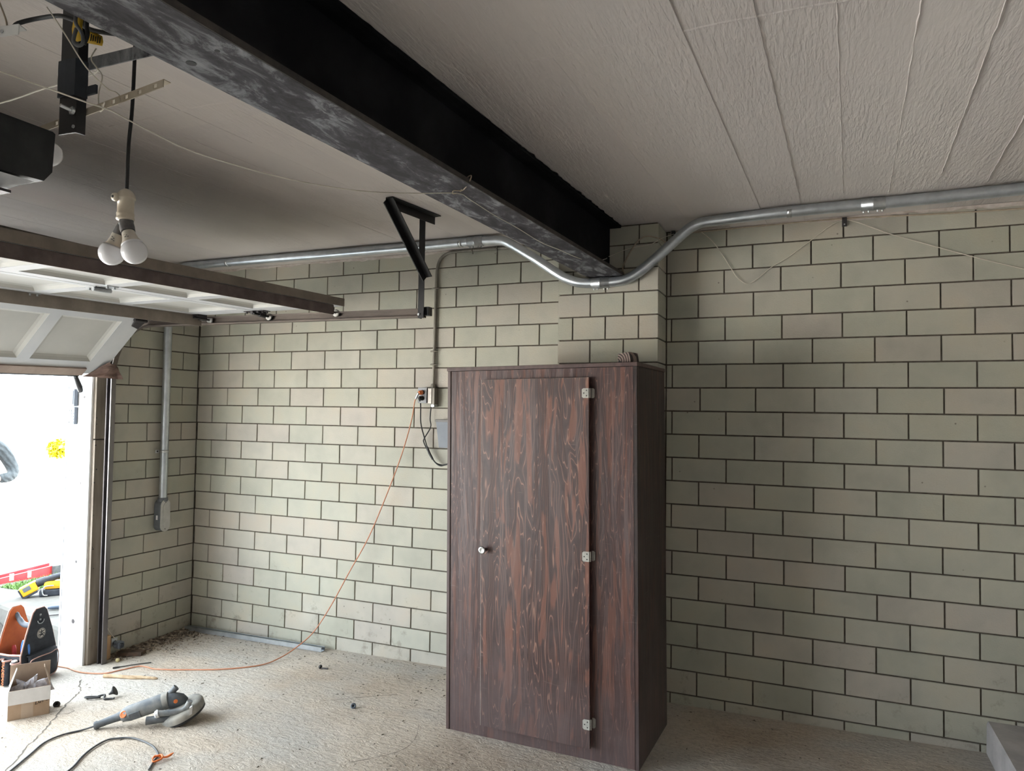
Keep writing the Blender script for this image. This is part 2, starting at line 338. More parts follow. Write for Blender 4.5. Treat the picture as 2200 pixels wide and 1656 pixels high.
M['white_trim'] = simple('white_trim_paint', (0.72,0.74,0.76), (0.82,0.83,0.83), rough=0.55, scale=4.0, bump=0.1)
M['old_board'] = simple('weathered_board', (0.205,0.170,0.135), (0.345,0.300,0.250), rough=0.85, scale=7, stretch=(1,2.5,0.3), bump=0.3, bscale=25)
M['raw_wood'] = simple('raw_pine', (0.42,0.25,0.13), (0.55,0.36,0.20), rough=0.7, scale=9, stretch=(1,3,0.5))
M['brown_edge'] = simple('brown_bottom_strip', (0.240,0.175,0.145), (0.330,0.250,0.205), rough=0.75, scale=8)
M['rag'] = simple('brown_rubber_flap', (0.105,0.062,0.050), (0.210,0.135,0.110), rough=0.65, scale=14, bump=0.4, bscale=25)
M['rubber'] = simple('black_rubber', (0.010,0.010,0.011), (0.022,0.022,0.023), rough=0.55, scale=20)
M['tyre'] = simple('nylon_roller', (0.42,0.40,0.37), (0.60,0.58,0.55), rough=0.5, scale=30)
M['orange_cord'] = simple('orange_cord', (0.50,0.20,0.105), (0.58,0.26,0.15), rough=0.5, scale=30)
M['orange'] = simple('orange_plastic', (0.72,0.16,0.03), (0.80,0.22,0.06), rough=0.45, scale=20)
M['cream'] = simple('cream_bakelite', (0.50,0.43,0.33), (0.60,0.53,0.43), rough=0.35, scale=20, coat=0.3)
M['bulb_white'] = simple('opal_bulb', (0.82,0.82,0.85), None, rough=0.25, coat=0.4)
M['bulb_neck'] = simple('bulb_neck', (0.56,0.50,0.42), (0.64,0.60,0.53), rough=0.4, scale=20)
M['grey_plastic'] = simple('dusty_grey_plastic', (0.060,0.064,0.070), (0.115,0.118,0.120), rough=0.6, scale=18)
M['bluegrey'] = simple('bluegrey_plastic', (0.105,0.125,0.155), (0.130,0.150,0.180), rough=0.45, scale=10)
M['wire_white'] = simple('cream_wire', (0.66,0.61,0.52), (0.76,0.71,0.62), rough=0.5, scale=20)
M['wire_brown'] = simple('old_beige_wire', (0.36,0.29,0.21), (0.46,0.38,0.29), rough=0.6, scale=20)

# ------------------------------------------------------------------ floor, ceiling, walls
H = 2.755; SK = 0.042           # ceiling height; forms, beam and door run a little off square to the block wall
ROW = 0.135439; BLK = 0.3048; R0 = 2.641054; JT = 0.0075
b = MB(); rows = []
xs = [-0.226 + 6.846*i/56 for i in range(57)]; ys = [-6.1 + 6.15*j/44 for j in range(45)]
b.add([(x, y, floorz(x, y)) for y in ys for x in xs], [(j*57+i, j*57+i+1, (j+1)*57+i+1, (j+1)*57+i) for j in range(44) for i in range(56)], True)
b.box((-0.226,-6.1,-0.30), (6.62,0.05,-0.08))
floor = struct(b.build('floor', M['floor']), 'dusty beige concrete floor with cracks')
# crack running in from the left, as a thin dark strip with ragged edges
M['crack'] = simple('crack_dark', (0.11,0.095,0.08), (0.16,0.14,0.115), rough=0.95, scale=30)
ck = [(1.029,-2.019),(0.95,-1.915),(0.863,-1.805),(0.80,-1.715),(0.736,-1.627),(0.68,-1.56),(0.619,-1.484),(0.55,-1.40),(0.491,-1.326),(0.45,-1.26),(0.412,-1.207),(0.33,-1.15),(0.239,-1.074)]
def ribbon(pts, w, jit, dz=0.0012):
    m = MB(); L = []; Rr = []
    P = cr([(p[0], p[1], 0) for p in pts], 5)
    for i, p in enumerate(P):
        t = (P[min(i+1, len(P)-1)] - P[max(i-1, 0)]).normalized(); n = Vector((-t.y, t.x, 0)); q = p + n*random.uniform(-jit, jit); ww = w*random.uniform(0.35, 1.3)
        a = q + n*ww; c = q - n*ww; L.append((a.x, a.y, floorz(a.x, a.y)+dz)); Rr.append((c.x, c.y, floorz(c.x, c.y)+dz))
    m.sheet([L, Rr], False); return m
ribbon(ck, 0.0042, 0.006).build('floor_crack', M['crack'], floor)
ribbon([(0.619,-1.484),(0.66,-1.46),(0.665,-1.42)], 0.003, 0.004).build('floor_crack', M['crack'], floor)
ribbon([(2.55,-0.83),(2.62,-1.0),(2.60,-1.15),(2.45,-1.32)], 0.0012, 0.002).build('floor_crack', M['crack'], floor)
ribbon([(1.86,-0.78),(2.05,-0.64),(2.22,-0.52)], 0.0016, 0.002).build('floor_crack', M['crack'], floor)

# ceiling slab and its board-formed strips
ceil = struct(MB().box((-0.226,-6.3,H+0.004), (6.8,1.3,H+0.18)).build('ceiling', M['ceiling']), 'painted board-formed concrete ceiling')  # slab lengthened past the back wall, out of view, to shade the ground outside
edges_y = [-6.1, -4.45, -2.215, 0.0]
rc = random.Random(3)
strip_off = {}
for i in range(-2, 34):
    for k in range(3):
        y0, y1 = edges_y[k], edges_y[k+1]
        x0 = 0.313 + 0.1972*i; x1 = x0 + 0.1972       # joint position at y = 0
        a = max(-0.22, x0 + SK*0), 0
        big = 1.0 if (x0 > 3.4) else 0.6
        dz = rc.uniform(-0.0012, 0.0012)*big + (-0.0012 if k == 1 else 0.0006)
        dz += {19:-0.0035, 21:0.0012, 22:-0.0008, 24:-0.001}.get(i, 0) if k >= 1 else 0
        P = [(x0+SK*y0, y0), (x1+SK*y0, y0), (x1+SK*y1, y1), (x0+SK*y1, y1)]
        P = [(min(6.6, max(-0.22, p[0])), p[1]) for p in P]
        if abs(P[0][0]-P[1][0]) < 0.01: continue
        n = 7; top = []; 
        m = MB(); rowsA = []
        for s in range(n+1):
            t = s/n; e = 0.0008*noise.noise(Vector((i*3.1, k*2.0, t*5)))
            pa = (P[0][0]+(P[3][0]-P[0][0])*t, y0+(y1-y0)*t, H+dz+e); pb = (P[1][0]+(P[2][0]-P[1][0])*t, y0+(y1-y0)*t, H+dz+e*0.4)
            rowsA.append([(pa[0], pa[1], H+0.006), (pa[0], pa[1], pa[2]), (pb[0], pb[1], pb[2]), (pb[0], pb[1], H+0.006)])
        m.sheet(rowsA, False); m.build('board_strip', M['ceiling'], ceil)
# cement fins squeezed out between the form boards and the ragged ridge at the board ends
def fin(pts, w, h, name):
    m = MB(); rws = []
    for p in pts:
        ww = w*rc.uniform(0.5, 1.3); hh = h*rc.uniform(0.25, 1.25)
        rws.append([(p[0]-ww, p[1], H+0.001), (p[0]-ww*0.2, p[1], H-hh), (p[0]+ww*0.3, p[1], H-hh*0.9), (p[0]+ww, p[1], H+0.001)])
    m.sheet(rws, False); m.build(name, M['ceiling'], ceil)
for (xj, ya, yb, hh) in [(4.454,-3.4,-0.38,0.0050),(4.651,-2.9,-0.45,0.0018),(4.849,-2.8,-0.4,0.0034),(5.046,-2.7,-0.6,0.0046),(5.243,-2.3,-0.42,0.0045),(2.285,-2.9,-1.6,0.003),(1.891,-2.6,-0.8,0.002),(2.482,-3.0,-2.0,0.002)]:
    n = int((yb-ya)/0.045); fin([(xj+SK*(ya+(yb-ya)*k/n)+rc.uniform(-0.002,0.002), ya+(yb-ya)*k/n) for k in range(n+1)], 0.0028, hh, 'board_fin')
def ridge(x0, x1, y, name='board_end_ridge'):
    m = MB(); rws = []; n = int((x1-x0)/0.02)
    for k in range(n+1):
        x = x0+(x1-x0)*k/n; yy = y + 0.012*noise.noise(Vector((x*6, y, 0))) + 0.004*noise.noise(Vector((x*40, 1, 0))); hh = 0.0045*(0.6+0.6*abs(noise.noise(Vector((x*12, 5, 2)))))
        rws.append([(x, yy-0.007, H+0.001), (x, yy-0.001, H-hh), (x, yy+0.002, H-hh), (x, yy+0.008, H+0.001)])
    m.sheet(rws, False); m.build(name, M['ceiling'], ceil)
ridge(3.70, 5.6, -2.215); ridge(2.0, 3.1, -2.335)

# blocks: alike pieces share mesh data
BM = {}
def block_mesh(w, h, d=0.03):
    k = (round(w,3), round(h,3), round(d,3))
    if k not in BM:
        c = 0.0018; x, z = w/2, h/2
        v = [(-x+c,0,-z+c),(x-c,0,-z+c),(x-c,0,z-c),(-x+c,0,z-c),(-x,c,-z),(x,c,-z),(x,c,z),(-x,c,z),(-x,d,-z),(x,d,-z),(x,d,z),(-x,d,z)]
        f = [(0,1,2,3)] + [(4+i,4+(i+1)%4,(i+1)%4,i) for i in range(4)] + [(8+i,8+(i+1)%4,4+(i+1)%4,4+i) for i in range(4)]
        me = bpy.data.meshes.new('block'); me.from_pydata(v, [], f); me.update(); me.materials.append(M['block']); BM[k] = me
    return BM[k]
rb = random.Random(11)
def put_block(parent, c, w, h, rz=0.0, d=0.03):
    o = bpy.data.objects.new('block', block_mesh(w, h, d)); COL.objects.link(o); o.parent = parent; o.location = c
    o.rotation_euler = (rb.uniform(-0.004,0.004), 0, rz + rb.uniform(-0.002,0.002))
def course_z(k):
    """bottom, top of course k (k = index of its top joint)"""
    zt = R0 - ROW*k; return zt-ROW, zt
L_OFF = {-1:-.0056, 0:.0105, 2:.0016, 3:-.0085, 4:.002, 15:-.0033, 16:.0014, 17:.0022, 18:-.0003}
R_OFF = {0:-.0072, 1:-.0106, 3:-.0047, 6:.0091, 7:.001, 9:.0026, 11:.0001, 13:.0045, 15:.002, 17:.0031}
def lay(parent, x0, x1, phase, offs, step=BLK, y=0.0, along='x', d=0.03):
    for k in range(-1, 21):
        zb, zt = course_z(k); zt = min(zt, H-0.003)
        ph = phase + (0 if k % 2 else step/2) + offs.get(k, rb.uniform(-0.004, 0.004))
        j = math.floor((x0-ph)/step); 
        while True:
            a = ph + j*step; c = a + step; j += 1
            if a >= x1: break
            lo, hi = max(a, x0), min(c, x1)
            if hi-lo < 0.02: continue
            fz = floorz((lo+hi)/2 if along == 'x' else 0.0, 0)
            if zt < fz-0.005: continue
            w = hi-lo-JT; h = zt-zb-JT
            if along == 'x': put_block(parent, ((lo+hi)/2, y+rb.uniform(-0.0012,0.0012), (zb+zt)/2), round(w,3), h, 0.0, d)
            elif along == 'left': put_block(parent, (rb.uniform(-0.0012,0.0012), (lo+hi)/2, (zb+zt)/2), round(w,3), h, math.pi/2, d)
            elif along == 'pside': put_block(parent, (3.6949, (lo+hi)/2, (zb+zt)/2), round(w,3), h, math.pi/2, d)
PX0, PX1, PY = 3.1015, 3.6949, -0.2337
wbl = struct(MB().box((0.0,0.007,-0.12), (PX1,0.20,H)).build('wall_back_left', M['mortar']), 'green-grey painted block wall left of the pilaster')
lay(wbl, 0.0, PX0+0.10, 0.1596-BLK*2, L_OFF)
wbr = struct(MB().box((PX1,0.007,-0.12), (6.8,0.20,H)).build('wall_back_right', M['mortar']), 'darker block wall right of the pilaster')
lay(wbr, PX1+0.002, 6.6, 4.9504-BLK*8, R_OFF)
wp = struct(MB().box((PX0+0.008,PY+0.007,-0.10), (PX1-0.008,0.006,H)).build('wall_pilaster', M['mortar']), 'block pilaster carrying the steel beam')
for k in range(-1, 20):
    zb, zt = course_z(k); zt = min(zt, H-0.003); st = 0.198
    cuts = [PX0, PX0+st, PX0+2*st, PX1] if k % 2 == 0 else [PX0, PX0+st*0.46, PX0+st*1.46, PX0+st*2.44, PX1]
    for i, (a, c) in enumerate(zip(cuts, cuts[1:])):
        lo = a if i == 0 else a+JT/2; hi = c if i == len(cuts)-2 else c-JT/2
        put_block(wp, ((lo+hi)/2, PY, (zb+zt)/2), round(hi-lo,3), zt-zb-JT, 0, 0.03)
    put_block(wp, (PX1, (PY+0.0)/2+0.015, (zb+zt)/2), 0.196, zt-zb-JT, math.pi/2, 0.03)
    put_block(wp, (PX0, (PY+0.0)/2+0.015, (zb+zt)/2), 0.196, zt-zb-JT, -math.pi/2, 0.03)
OPY0, OPY1, OPZ, TH = -0.878, -5.75, 2.12, 0.226
wl_ = MB().box((-TH,-0.757,-0.12), (-0.007,0.20,H)).box((-TH,-6.1,-0.12), (0.0,OPY1,H)).box((-TH,OPY1,OPZ), (0.0,-0.757,H))
wleft = struct(wl_.build('wall_left', M['mortar']), 'short block wall between the corner and the garage door')
def layleft():
    for k in range(-1, 21):
        zb, zt = course_z(k); zt = min(zt, H-0.003)
        cuts = [0.0, -0.147, -0.4515, -0.757] if k % 2 == 0 else [0.0, -0.3045, -0.613, -0.757]
        for a, c in zip(cuts, cuts[1:]):
            if zt < -0.06: continue
            put_block(wleft, (0.0, (a+c)/2, (zb+zt)/2), round(abs(c-a)-JT,3), zt-zb-JT, math.pi/2)
layleft()
M['render'] = simple('plain_white_paint', (0.50,0.48,0.45), (0.58,0.56,0.52), rough=0.75, scale=2.0, bump=0.2)
struct(MB().box((6.6,-6.1,-0.12), (6.8,0.20,H)).build('wall_right', M['render']), 'painted wall far to the right')
struct(MB().box((-TH,-6.3,-0.12), (6.8,-6.1,H)).build('wall_front', M['render']), 'painted wall behind the viewpoint')
struct(MB().box((-TH,-6.3,H+0.185), (6.8,1.3,4.4)).build('wall_upper_shade', M['render']), 'unseen storey above the garage, added to shade the drive near the door')  # out of view; added to keep the sun off the person and near drive
# ragged mortar smear where wall meets ceiling
M['smear'] = simple('mortar_smear', (0.42,0.35,0.31), (0.55,0.50,0.46), rough=0.9, scale=18, bump=0.5, bscale=50)
def smear(x0, x1, amp, nm):
    m = MB(); r1 = []; r2 = []; r3 = []; n = int((x1-x0)/0.018)
    for k in range(n+1):
        x = x0+(x1-x0)*k/n; h = 0.010+amp*max(0, 0.5+noise.noise(Vector((x*5, amp*90, 0)))+0.5*noise.noise(Vector((x*23, 4, 0))))
        r1.append((x, -0.010, H-0.001)); r2.append((x, -0.006, H-h*0.6)); r3.append((x, 0.004, H-h))
    m.sheet([r1, r2, r3], False); struct(m.build(nm, M['smear']), 'ragged mortar line under the ceiling')
smear(0.02, 3.08, 0.020, 'trim_1'); smear(3.72, 6.3, 0.016, 'trim_2')

# door jamb: weathered boards on the wall face, white painted reveal
t3 = bpy.data.objects.new('trim_3', None); COL.objects.link(t3); OFF['trim_3'] = Vector((0,0,0)); struct(t3, 'wooden garage door jamb beside the track')
MB().bbox((0.0,-0.876,-0.06), (0.022,-0.759,1.445), 0.003).build('jamb_board', M['old_board'], t3)
MB().bbox((0.0,-0.876,1.452), (0.020,-0.757,2.14), 0.003).build('jamb_board', M['old_board'], t3)
MB().box((-TH,-0.8775,-0.08), (0.004,-0.757,2.12)).build('jamb_post', M['old_board'], t3)
MB().bbox((-TH-0.012,-0.893,-0.075), (-0.004,-0.878,2.12), 0.002).build('reveal_board', M['white_trim'], t3)
MB().bbox((-TH-0.028,-0.893,-0.075), (-TH-0.002,-0.76,2.2), 0.003).build('casing_board', M['white_trim'], t3)
for (x, z, r) in [(-0.075,1.735,0.009),(-0.085,1.15,0.010),(-0.10,0.62,0.010),(-0.11,0.22,0.016)]:
    MB().lathe([(r,0),(r*0.8,0.0012)], (x,-0.8931,z), (0,-1,0), 10).build('chip', M['dark_steel'], t3)
rj = random.Random(5)
for i in range(26):
    z = rj.uniform(0.0, 2.0); y = rj.choice([rj.uniform(-0.872,-0.855), rj.uniform(-0.79,-0.762)]); r = rj.uniform(0.003,0.006)
    MB().lathe([(r,0),(r*0.9,0.0015)], (0.0215,y,z), (1,0,0), 8).build('nail_head', M['dark_steel'], t3)

# raised concrete step in the right corner
m = MB(); rws = []
for j in range(13):
    y = 0.0 - 4.2*j/12 if j > 4 else 0.0-0.4*j/4 
    e = 0.004*noise.noise(Vector((y*8, 1, 1)))
    rws.append([(5.278+e, y, 0.0), (5.281+e, y, 0.172), (5.288+e*0.5, y, 0.184), (6.6, y, 0.188)])
m.sheet(rws, False)
m.box((5.284,-4.2,0.0), (6.6,-0.002,0.17))
M['step'] = simple('grey_step_concrete', (0.36,0.345,0.345), (0.50,0.48,0.48), rough=0.85, scale=5, bump=0.4, bscale=40)
struct(m.build('floor_step', M['step']), 'raised concrete step in the right corner')

# ------------------------------------------------------------------ steel beam
BSK = 0.052
def bx(y): return 3.397 + BSK*(y-PY)
beam = thing('steel_beam', 'black steel I-beam under the ceiling, ending on the pilaster', 'beam', (3.30,-2.0,2.46))
BZ, BT, BW = 2.461, 0.017, 0.104
y0, y1 = -6.09, PY-0.0
def beam_slab(xa, xb, za, zb, ya=y0, yb=y1, n=1):
    m = MB(); rws = []
    for k in range(n+1):
        y = ya+(yb-ya)*k/n; c = bx(y); rws.append([(c+xa,y,za),(c+xb,y,za),(c+xb,y,zb),(c+xa,y,zb)])
    vs = [p for r in rws for p in r]; fs = [(0,1,2,3)]
    for k in range(n): fs += [(4*k+i, 4*k+(i+1)%4, 4*k+4+(i+1)%4, 4*k+4+i) for i in range(4)]
    fs.append((4*n+3,4*n+2,4*n+1,4*n)); return m.add(vs, fs)
beam_slab(-BW, BW-0.004, BZ, BZ+BT).build('bottom_flange', M['beam_flange'], beam, 'bottom flange with pale scuffed mill scale')
beam_slab(BW-0.0041, BW, BZ+0.0005, BZ+BT+0.001).build('flange_edge', M['beam_edge'], beam)
beam_slab(-0.006, 0.016, BZ+BT, H-0.001).build('web', M['beam_web'], beam)
beam_slab(-BW+0.01, BW-0.022, H-0.014, H-0.0005).build('top_flange', M['beam_web'], beam)
m = MB(); ra = []; rb_ = []; rr = random.Random(2)
for k in range(160):     # ragged black paint edge brushed onto the ceiling
    y = -2.9+(-PY*0-0.24+2.9)*k/159; amp = 0.010 if y > -1.6 else 0.003
    ra.append((bx(y)+0.05,y,H-0.0155)); rb_.append((bx(y)+BW-0.018+amp*max(0,noise.noise(Vector((y*20,0,0)))+0.4*noise.noise(Vector((y*70,3,0)))+0.3),y,H-0.006))
m.sheet([ra, rb_], False, 0.002); m.build('paint_edge', M['beam_web'], beam)
for (u, y, r) in [(0.045,-3.05,0.006),(-0.055,-3.03,0.012),(0.03,-2.4,0.005)]:
    MB().lathe([(r,0),(r,0.001)], (bx(y)+u,y,BZ-0.0008), (0,0,1), 12).build('bolt_hole', M['rubber'], beam)

# ------------------------------------------------------------------ large galvanised conduit run
RC = 0.0285
cond = thing('electrical_conduit', 'galvanised conduit run along the ceiling, dipping under the steel beam', 'conduit', (2.6,-0.31,2.724))
zc = 2.7205
left = [(0.046,-0.337,0.985),(0.046,-0.337,1.6),(0.046,-0.337,2.2),(0.046,-0.337,2.50),(0.060,-0.337,2.60),(0.105,-0.338,2.68),(0.19,-0.340,2.717),(0.30,-0.341,zc),(0.7,-0.338,zc),(1.45,-0.322,zc),(2.10,-0.314,zc),(2.588,-0.308,zc)]
mid = [(2.588,-0.308,zc),(2.66,-0.305,zc),(2.74,-0.299,2.716),(2.812,-0.291,2.689),(2.965,-0.28,2.592),(3.114,-0.272,2.489),(3.175,-0.27,2.456),(3.235,-0.27,2.434),(3.30,-0.27,2.425),(3.372,-0.27,2.4235)]
mid2 = [(3.372,-0.27,2.4235),(3.44,-0.27,2.424),(3.506,-0.27,2.431),(3.56,-0.27,2.452),(3.612,-0.27,2.484),(3.70,-0.27,2.553),(3.80,-0.272,2.637),(3.868,-0.276,2.690),(3.93,-0.283,2.715),(4.02,-0.291,zc),(4.39,-0.335,zc),(4.768,-0.335,zc)]
right = [(4.768,-0.335,zc),(5.05,-0.345,zc),(5.37,-0.362,zc),(6.2,-0.385,zc)]
for P, lb in ((left, None), (mid, None), (mid2, None), (right, None)):
    MB().tube(cr(P, 6), RC, 18).build('pipe', M['galv'], cond)
M['bright_zinc'] = simple('bright_zinc', (0.55,0.57,0.58), (0.66,0.68,0.69), rough=0.28, metal=0.95, scale=40)
def coupling(c, d, L, nm='coupling'):
    c = Vector(c); d = Vector(d).normalized(); m = MB()
    m.lathe([(RC+0.0008,-L/2),(RC+0.0034,-L/2+0.002),(RC+0.0034,-0.004),(RC+0.0046,-0.003),(RC+0.0046,0.003),(RC+0.0034,0.004),(RC+0.0034,L/2-0.002),(RC+0.0008,L/2)], c, d, 20)
    o = m.build(nm, M['galv_dull'], cond)
    dn = (Vector((0,0,-1)) - d*d.dot(Vector((0,0,-1)))).normalized(); sd = d.cross(dn)
    for s in (-0.38,-0.18,0.18,0.38):
        p = c + d*(L*s) + dn*(RC+0.002)
        MB().lathe([(0.0042,0),(0.0042,0.007),(0.003,0.010)], p, dn, 8).build('set_screw', M['bright_zinc'], o)
        
coupling((2.585,-0.308,zc), (1,0.01,0), 0.105); coupling((3.372,-0.27,2.4235), (1,0,0.0), 0.108); coupling((4.768,-0.335,zc), (1,0,0), 0.108)
def strap(c, d, away, nm='strap'):
    """one-hole strap: band round the pipe plus a screwed foot"""
    c = Vector(c); d = Vector(d).normalized(); aw = Vector(away).normalized(); sd = d.cross(aw); m = MB(); w = 0.011; rws = []
    for k in range(19):
        a = math.radians(-95 + 250*k/18); r = RC+0.0022
        q = c + (-aw*math.cos(a) + sd*math.sin(a))*r; rws.append([q-d*w, q+d*w])
    m.sheet(rws, True, 0.0018)
    foot = c + aw*RC + sd*(RC+0.012); m.obox(foot-aw*0.002, d*w, sd*0.016, aw*0.0015)
    o = m.build(nm, M['bright_zinc'], cond)
    MB().lathe([(0.006,0),(0.006,0.004),(0.003,0.006)], foot-aw*0.003, -aw, 8).build('screw', M['dark_steel'], o)
for (x, y) in ((0.62,-0.338),(2.485,-0.31),(4.385,-0.335)): strap((x,y,zc), (-1,0,0), (0,0,1))
strap((0.046,-0.337,1.345), (0,0,1), (-1,0,0))
# conduit body with cover at the foot of the left drop
cb = MB(); poly = []
for k in range(16):
    a = math.pi*k/15; poly.append((0.040*math.cos(a), 0.075+0.040*math.sin(a)))
for k in range(16):
    a = math.pi+math.pi*k/15; poly.append((0.040*math.cos(a), -0.075+0.040*math.sin(a)))
cb.prism(poly, (0.008,-0.337,0.872), (0,1,0), (0,0,1), (0.066,0,0))
cb.lathe([(0.036,0),(0.036,0.012),(0.033,0.028)], (0.046,-0.337,0.975), (0,0,1), 16); cb.box((0.002,-0.355,0.80), (0.010,-0.318,0.83))
M['cb_grey'] = simple('grey_cast_body', (0.115,0.125,0.140), (0.145,0.155,0.168), rough=0.5, scale=30)
M['cb_cover'] = simple('stamped_cover', (0.44,0.43,0.41), (0.52,0.51,0.49), rough=0.5, metal=0.3, scale=20)
body = cb.build('conduit_body', M['cb_grey'], cond, 'grey conduit body at the foot of the left drop')
cv = MB().prism([(p[0]*1.03, p[1]*1.02) for p in poly], (0.074,-0.337,0.872), (0,1,0), (0,0,1), (0.004,0,0))
cv.prism([(p[0]*0.55, p[1]*0.80) for p in poly], (0.0775,-0.337,0.872), (0,1,0), (0,0,1), (0.004,0,0))
cov = cv.build('cover', M['cb_cover'], body)
for z in (0.872+0.098, 0.872-0.098): MB().lathe([(0.004,0),(0.003,0.002)], (0.078,-0.337,z), (1,0,0), 8).build('screw', M['dark_steel'], body)
MB().box((0.030,-0.3782,0.842), (0.047,-0.3765,0.874)).build('sticker', M['bulb_white'], body, 'small white sticker')

# ------------------------------------------------------------------ small old conduit, outlet boxes, plugs and cords
M['old_conduit'] = simple('tarnished_conduit', (0.155,0.140,0.115), (0.270,0.250,0.215), rough=0.55, metal=0.4, scale=12, stretch=(1,1,0.4))
sc = thing('thin_conduit', 'thin tarnished conduit bending down the block wall to the outlet box', 'conduit', (2.15,-0.02,1.84))
MB().tube(cr([(2.141,-0.016,1.836),(2.147,-0.016,2.247),(2.151,-0.016,2.54),(2.156,-0.016,2.63),(2.178,-0.016,2.695),(2.235,-0.016,2.732),(2.32,-0.016,2.740),(2.66,-0.016,2.738),(3.09,-0.016,2.736)], 6), 0.0105, 10).build('pipe', M['old_conduit'], sc)
for z in (2.075, 1.985, 2.50): MB().tube([(2.120,-0.018,z),(2.140,-0.029,z),(2.152,-0.029,z),(2.172,-0.016,z)], 0.005, 8).build('strap', M['old_conduit'], sc)
for x in (2.42, 2.60): MB().tube([(x,-0.018,2.765-0.014),(x,-0.029,2.74),(x,-0.016,2.715)], 0.005, 8).build('strap', M['old_conduit'], sc)
MB().lathe([(0.016,0),(0.016,0.022),(0.0125,0.030)], (2.141,-0.016,1.826), (0,0,1), 12).build('connector', M['old_conduit'], sc)

ob = thing('outlet_box', 'pair of old metal outlet boxes on the wall left of the cabinet', 'outlet', (2.12,-0.03,1.77))
MB().bbox((2.118,-0.052,1.718), (2.172,-0.0005,1.828), 0.004).build('switch_box', M['old_conduit'], ob)
MB().bbox((2.124,-0.056,1.722), (2.151,-0.0525,1.824), 0.0015).build('cover_plate', simple('worn_cover', (0.30,0.27,0.24),(0.42,0.39,0.35), rough=0.45, metal=0.4, scale=25), ob)
rx = MB().bbox((2.050,-0.050,1.728), (2.112,-0.0005,1.826), 0.004); rx.build('receptacle_box', M['dark_steel'], ob)
pp = MB().bbox((2.046,-0.056,1.724), (2.114,-0.0505,1.830), 0.004).build('receptacle_plate', simple('grey_plate', (0.27,0.28,0.30),(0.34,0.35,0.36), rough=0.45, scale=20), ob)
for z in (1.797, 1.757): MB().lathe([(0.016,0),(0.016,0.002)], (2.082,-0.056,z), (0,-1,0), 14).build('receptacle', M['rubber'], pp)
MB().box((2.145,-0.05,1.700), (2.168,-0.002,1.716)).build('knockout_clamp', M['galv_dull'], ob)

oc = thing('extension_cord', 'orange extension cord hanging from the outlet and trailing over the floor', 'cord', (1.2,-0.4,-0.02))
wallpts = [(2.060,-0.080,1.775),(2.040,-0.082,1.74),(2.001,-0.06,1.601),(1.932,-0.06,1.378),(1.827,-0.06,1.119),(1.683,-0.06,0.806),(1.535,-0.07,0.552),(1.395,-0.09,0.300),(1.290,-0.13,0.125),(1.215,-0.21,0.035),(1.175,-0.33,-0.008)]
flpts = [(1.127,-0.463),(0.954,-0.613),(0.732,-0.709),(0.60,-0.755),(0.515,-0.774),(0.44,-0.765),(0.379,-0.775),(0.33,-0.86),(0.285,-0.945),(0.164,-0.985),(0.06,-0.985),(-0.071,-0.965),(-0.30,-1.00),(-0.62,-1.10)]
pts = wallpts + [(x, y, floorz(x,y)+0.0055) for x, y in flpts]
MB().tube(cr(pts, 6), 0.0040, 8).build('cable', M['orange_cord'], oc)
MB().lathe([(0.010,0),(0.016,0.006),(0.015,0.026),(0.009,0.036)], (2.082,-0.057,1.797), (-0.25,-1,-0.12), 10).build('plug', M['orange'], oc)
MB().tube([(2.073,-0.090,1.793),(2.060,-0.085,1.778),(2.046,-0.082,1.752)], [0.009,0.0075,0.0065], 8).build('strain_relief', M['galv_dull'], oc)

bc = thing('power_cord', 'black power cord plugged into the lower socket, hanging toward the cabinet', 'cord', (2.1,-0.05,1.5))
MB().tube(cr([(2.082,-0.085,1.757),(2.066,-0.075,1.752),(2.062,-0.045,1.72),(2.064,-0.04,1.59),(2.094,-0.04,1.492),(2.128,-0.04,1.403),(2.173,-0.04,1.338),(2.216,-0.04,1.311),(2.258,-0.04,1.319),(2.40,-0.06,1.36)], 6), 0.0042, 8).build('cable', M['rubber'], bc)
MB().lathe([(0.013,0),(0.015,0.005),(0.014,0.022),(0.008,0.034)], (2.082,-0.058,1.757), (-0.3,-1,0.05), 10).build('plug', M['rubber'], bc)
MB().tube([(2.118,-0.043,1.432),(2.135,-0.043,1.392),(2.163,-0.043,1.350)], [0.007,0.009,0.007], 8).build('cable_tie', M['rubber'], bc)
bc2 = MB().tube(cr([(2.136,-0.03,1.722),(2.129,-0.03,1.621),(2.134,-0.03,1.565),(2.086,-0.028,1.488),(2.083,-0.028,1.461),(2.119,-0.028,1.399),(2.171,-0.03,1.333),(2.219,-0.03,1.316),(2.254,-0.03,1.32),(2.40,-0.05,1.355)], 6), 0.0042, 8).build('electric_cable', M['rubber'])
tag(bc2, 'dark cord dropping straight from under the switch box', 'cord')

gb = thing('wall_charger', 'blue-grey plastic box on the wall, half hidden by the cabinet', 'box', (2.30,-0.06,1.52))
m = MB(); m.add([(2.224,-0.001,1.432),(2.40,-0.001,1.432),(2.40,-0.075,1.432),(2.224,-0.075,1.432),(2.205,-0.001,1.605),(2.42,-0.001,1.605),(2.42,-0.085,1.605),(2.205,-0.085,1.605)], [(0,3,2,1),(4,5,6,7),(0,1,5,4),(1,2,6,5),(2,3,7,6),(3,0,4,7)])
m.build('case', M['bluegrey'], gb)
MB().bbox((2.199,-0.090,1.602), (2.43,-0.0005,1.618), 0.005).build('lid', simple('lid_grey', (0.16,0.15,0.145),(0.20,0.19,0.18), rough=0.5, scale=20), gb)

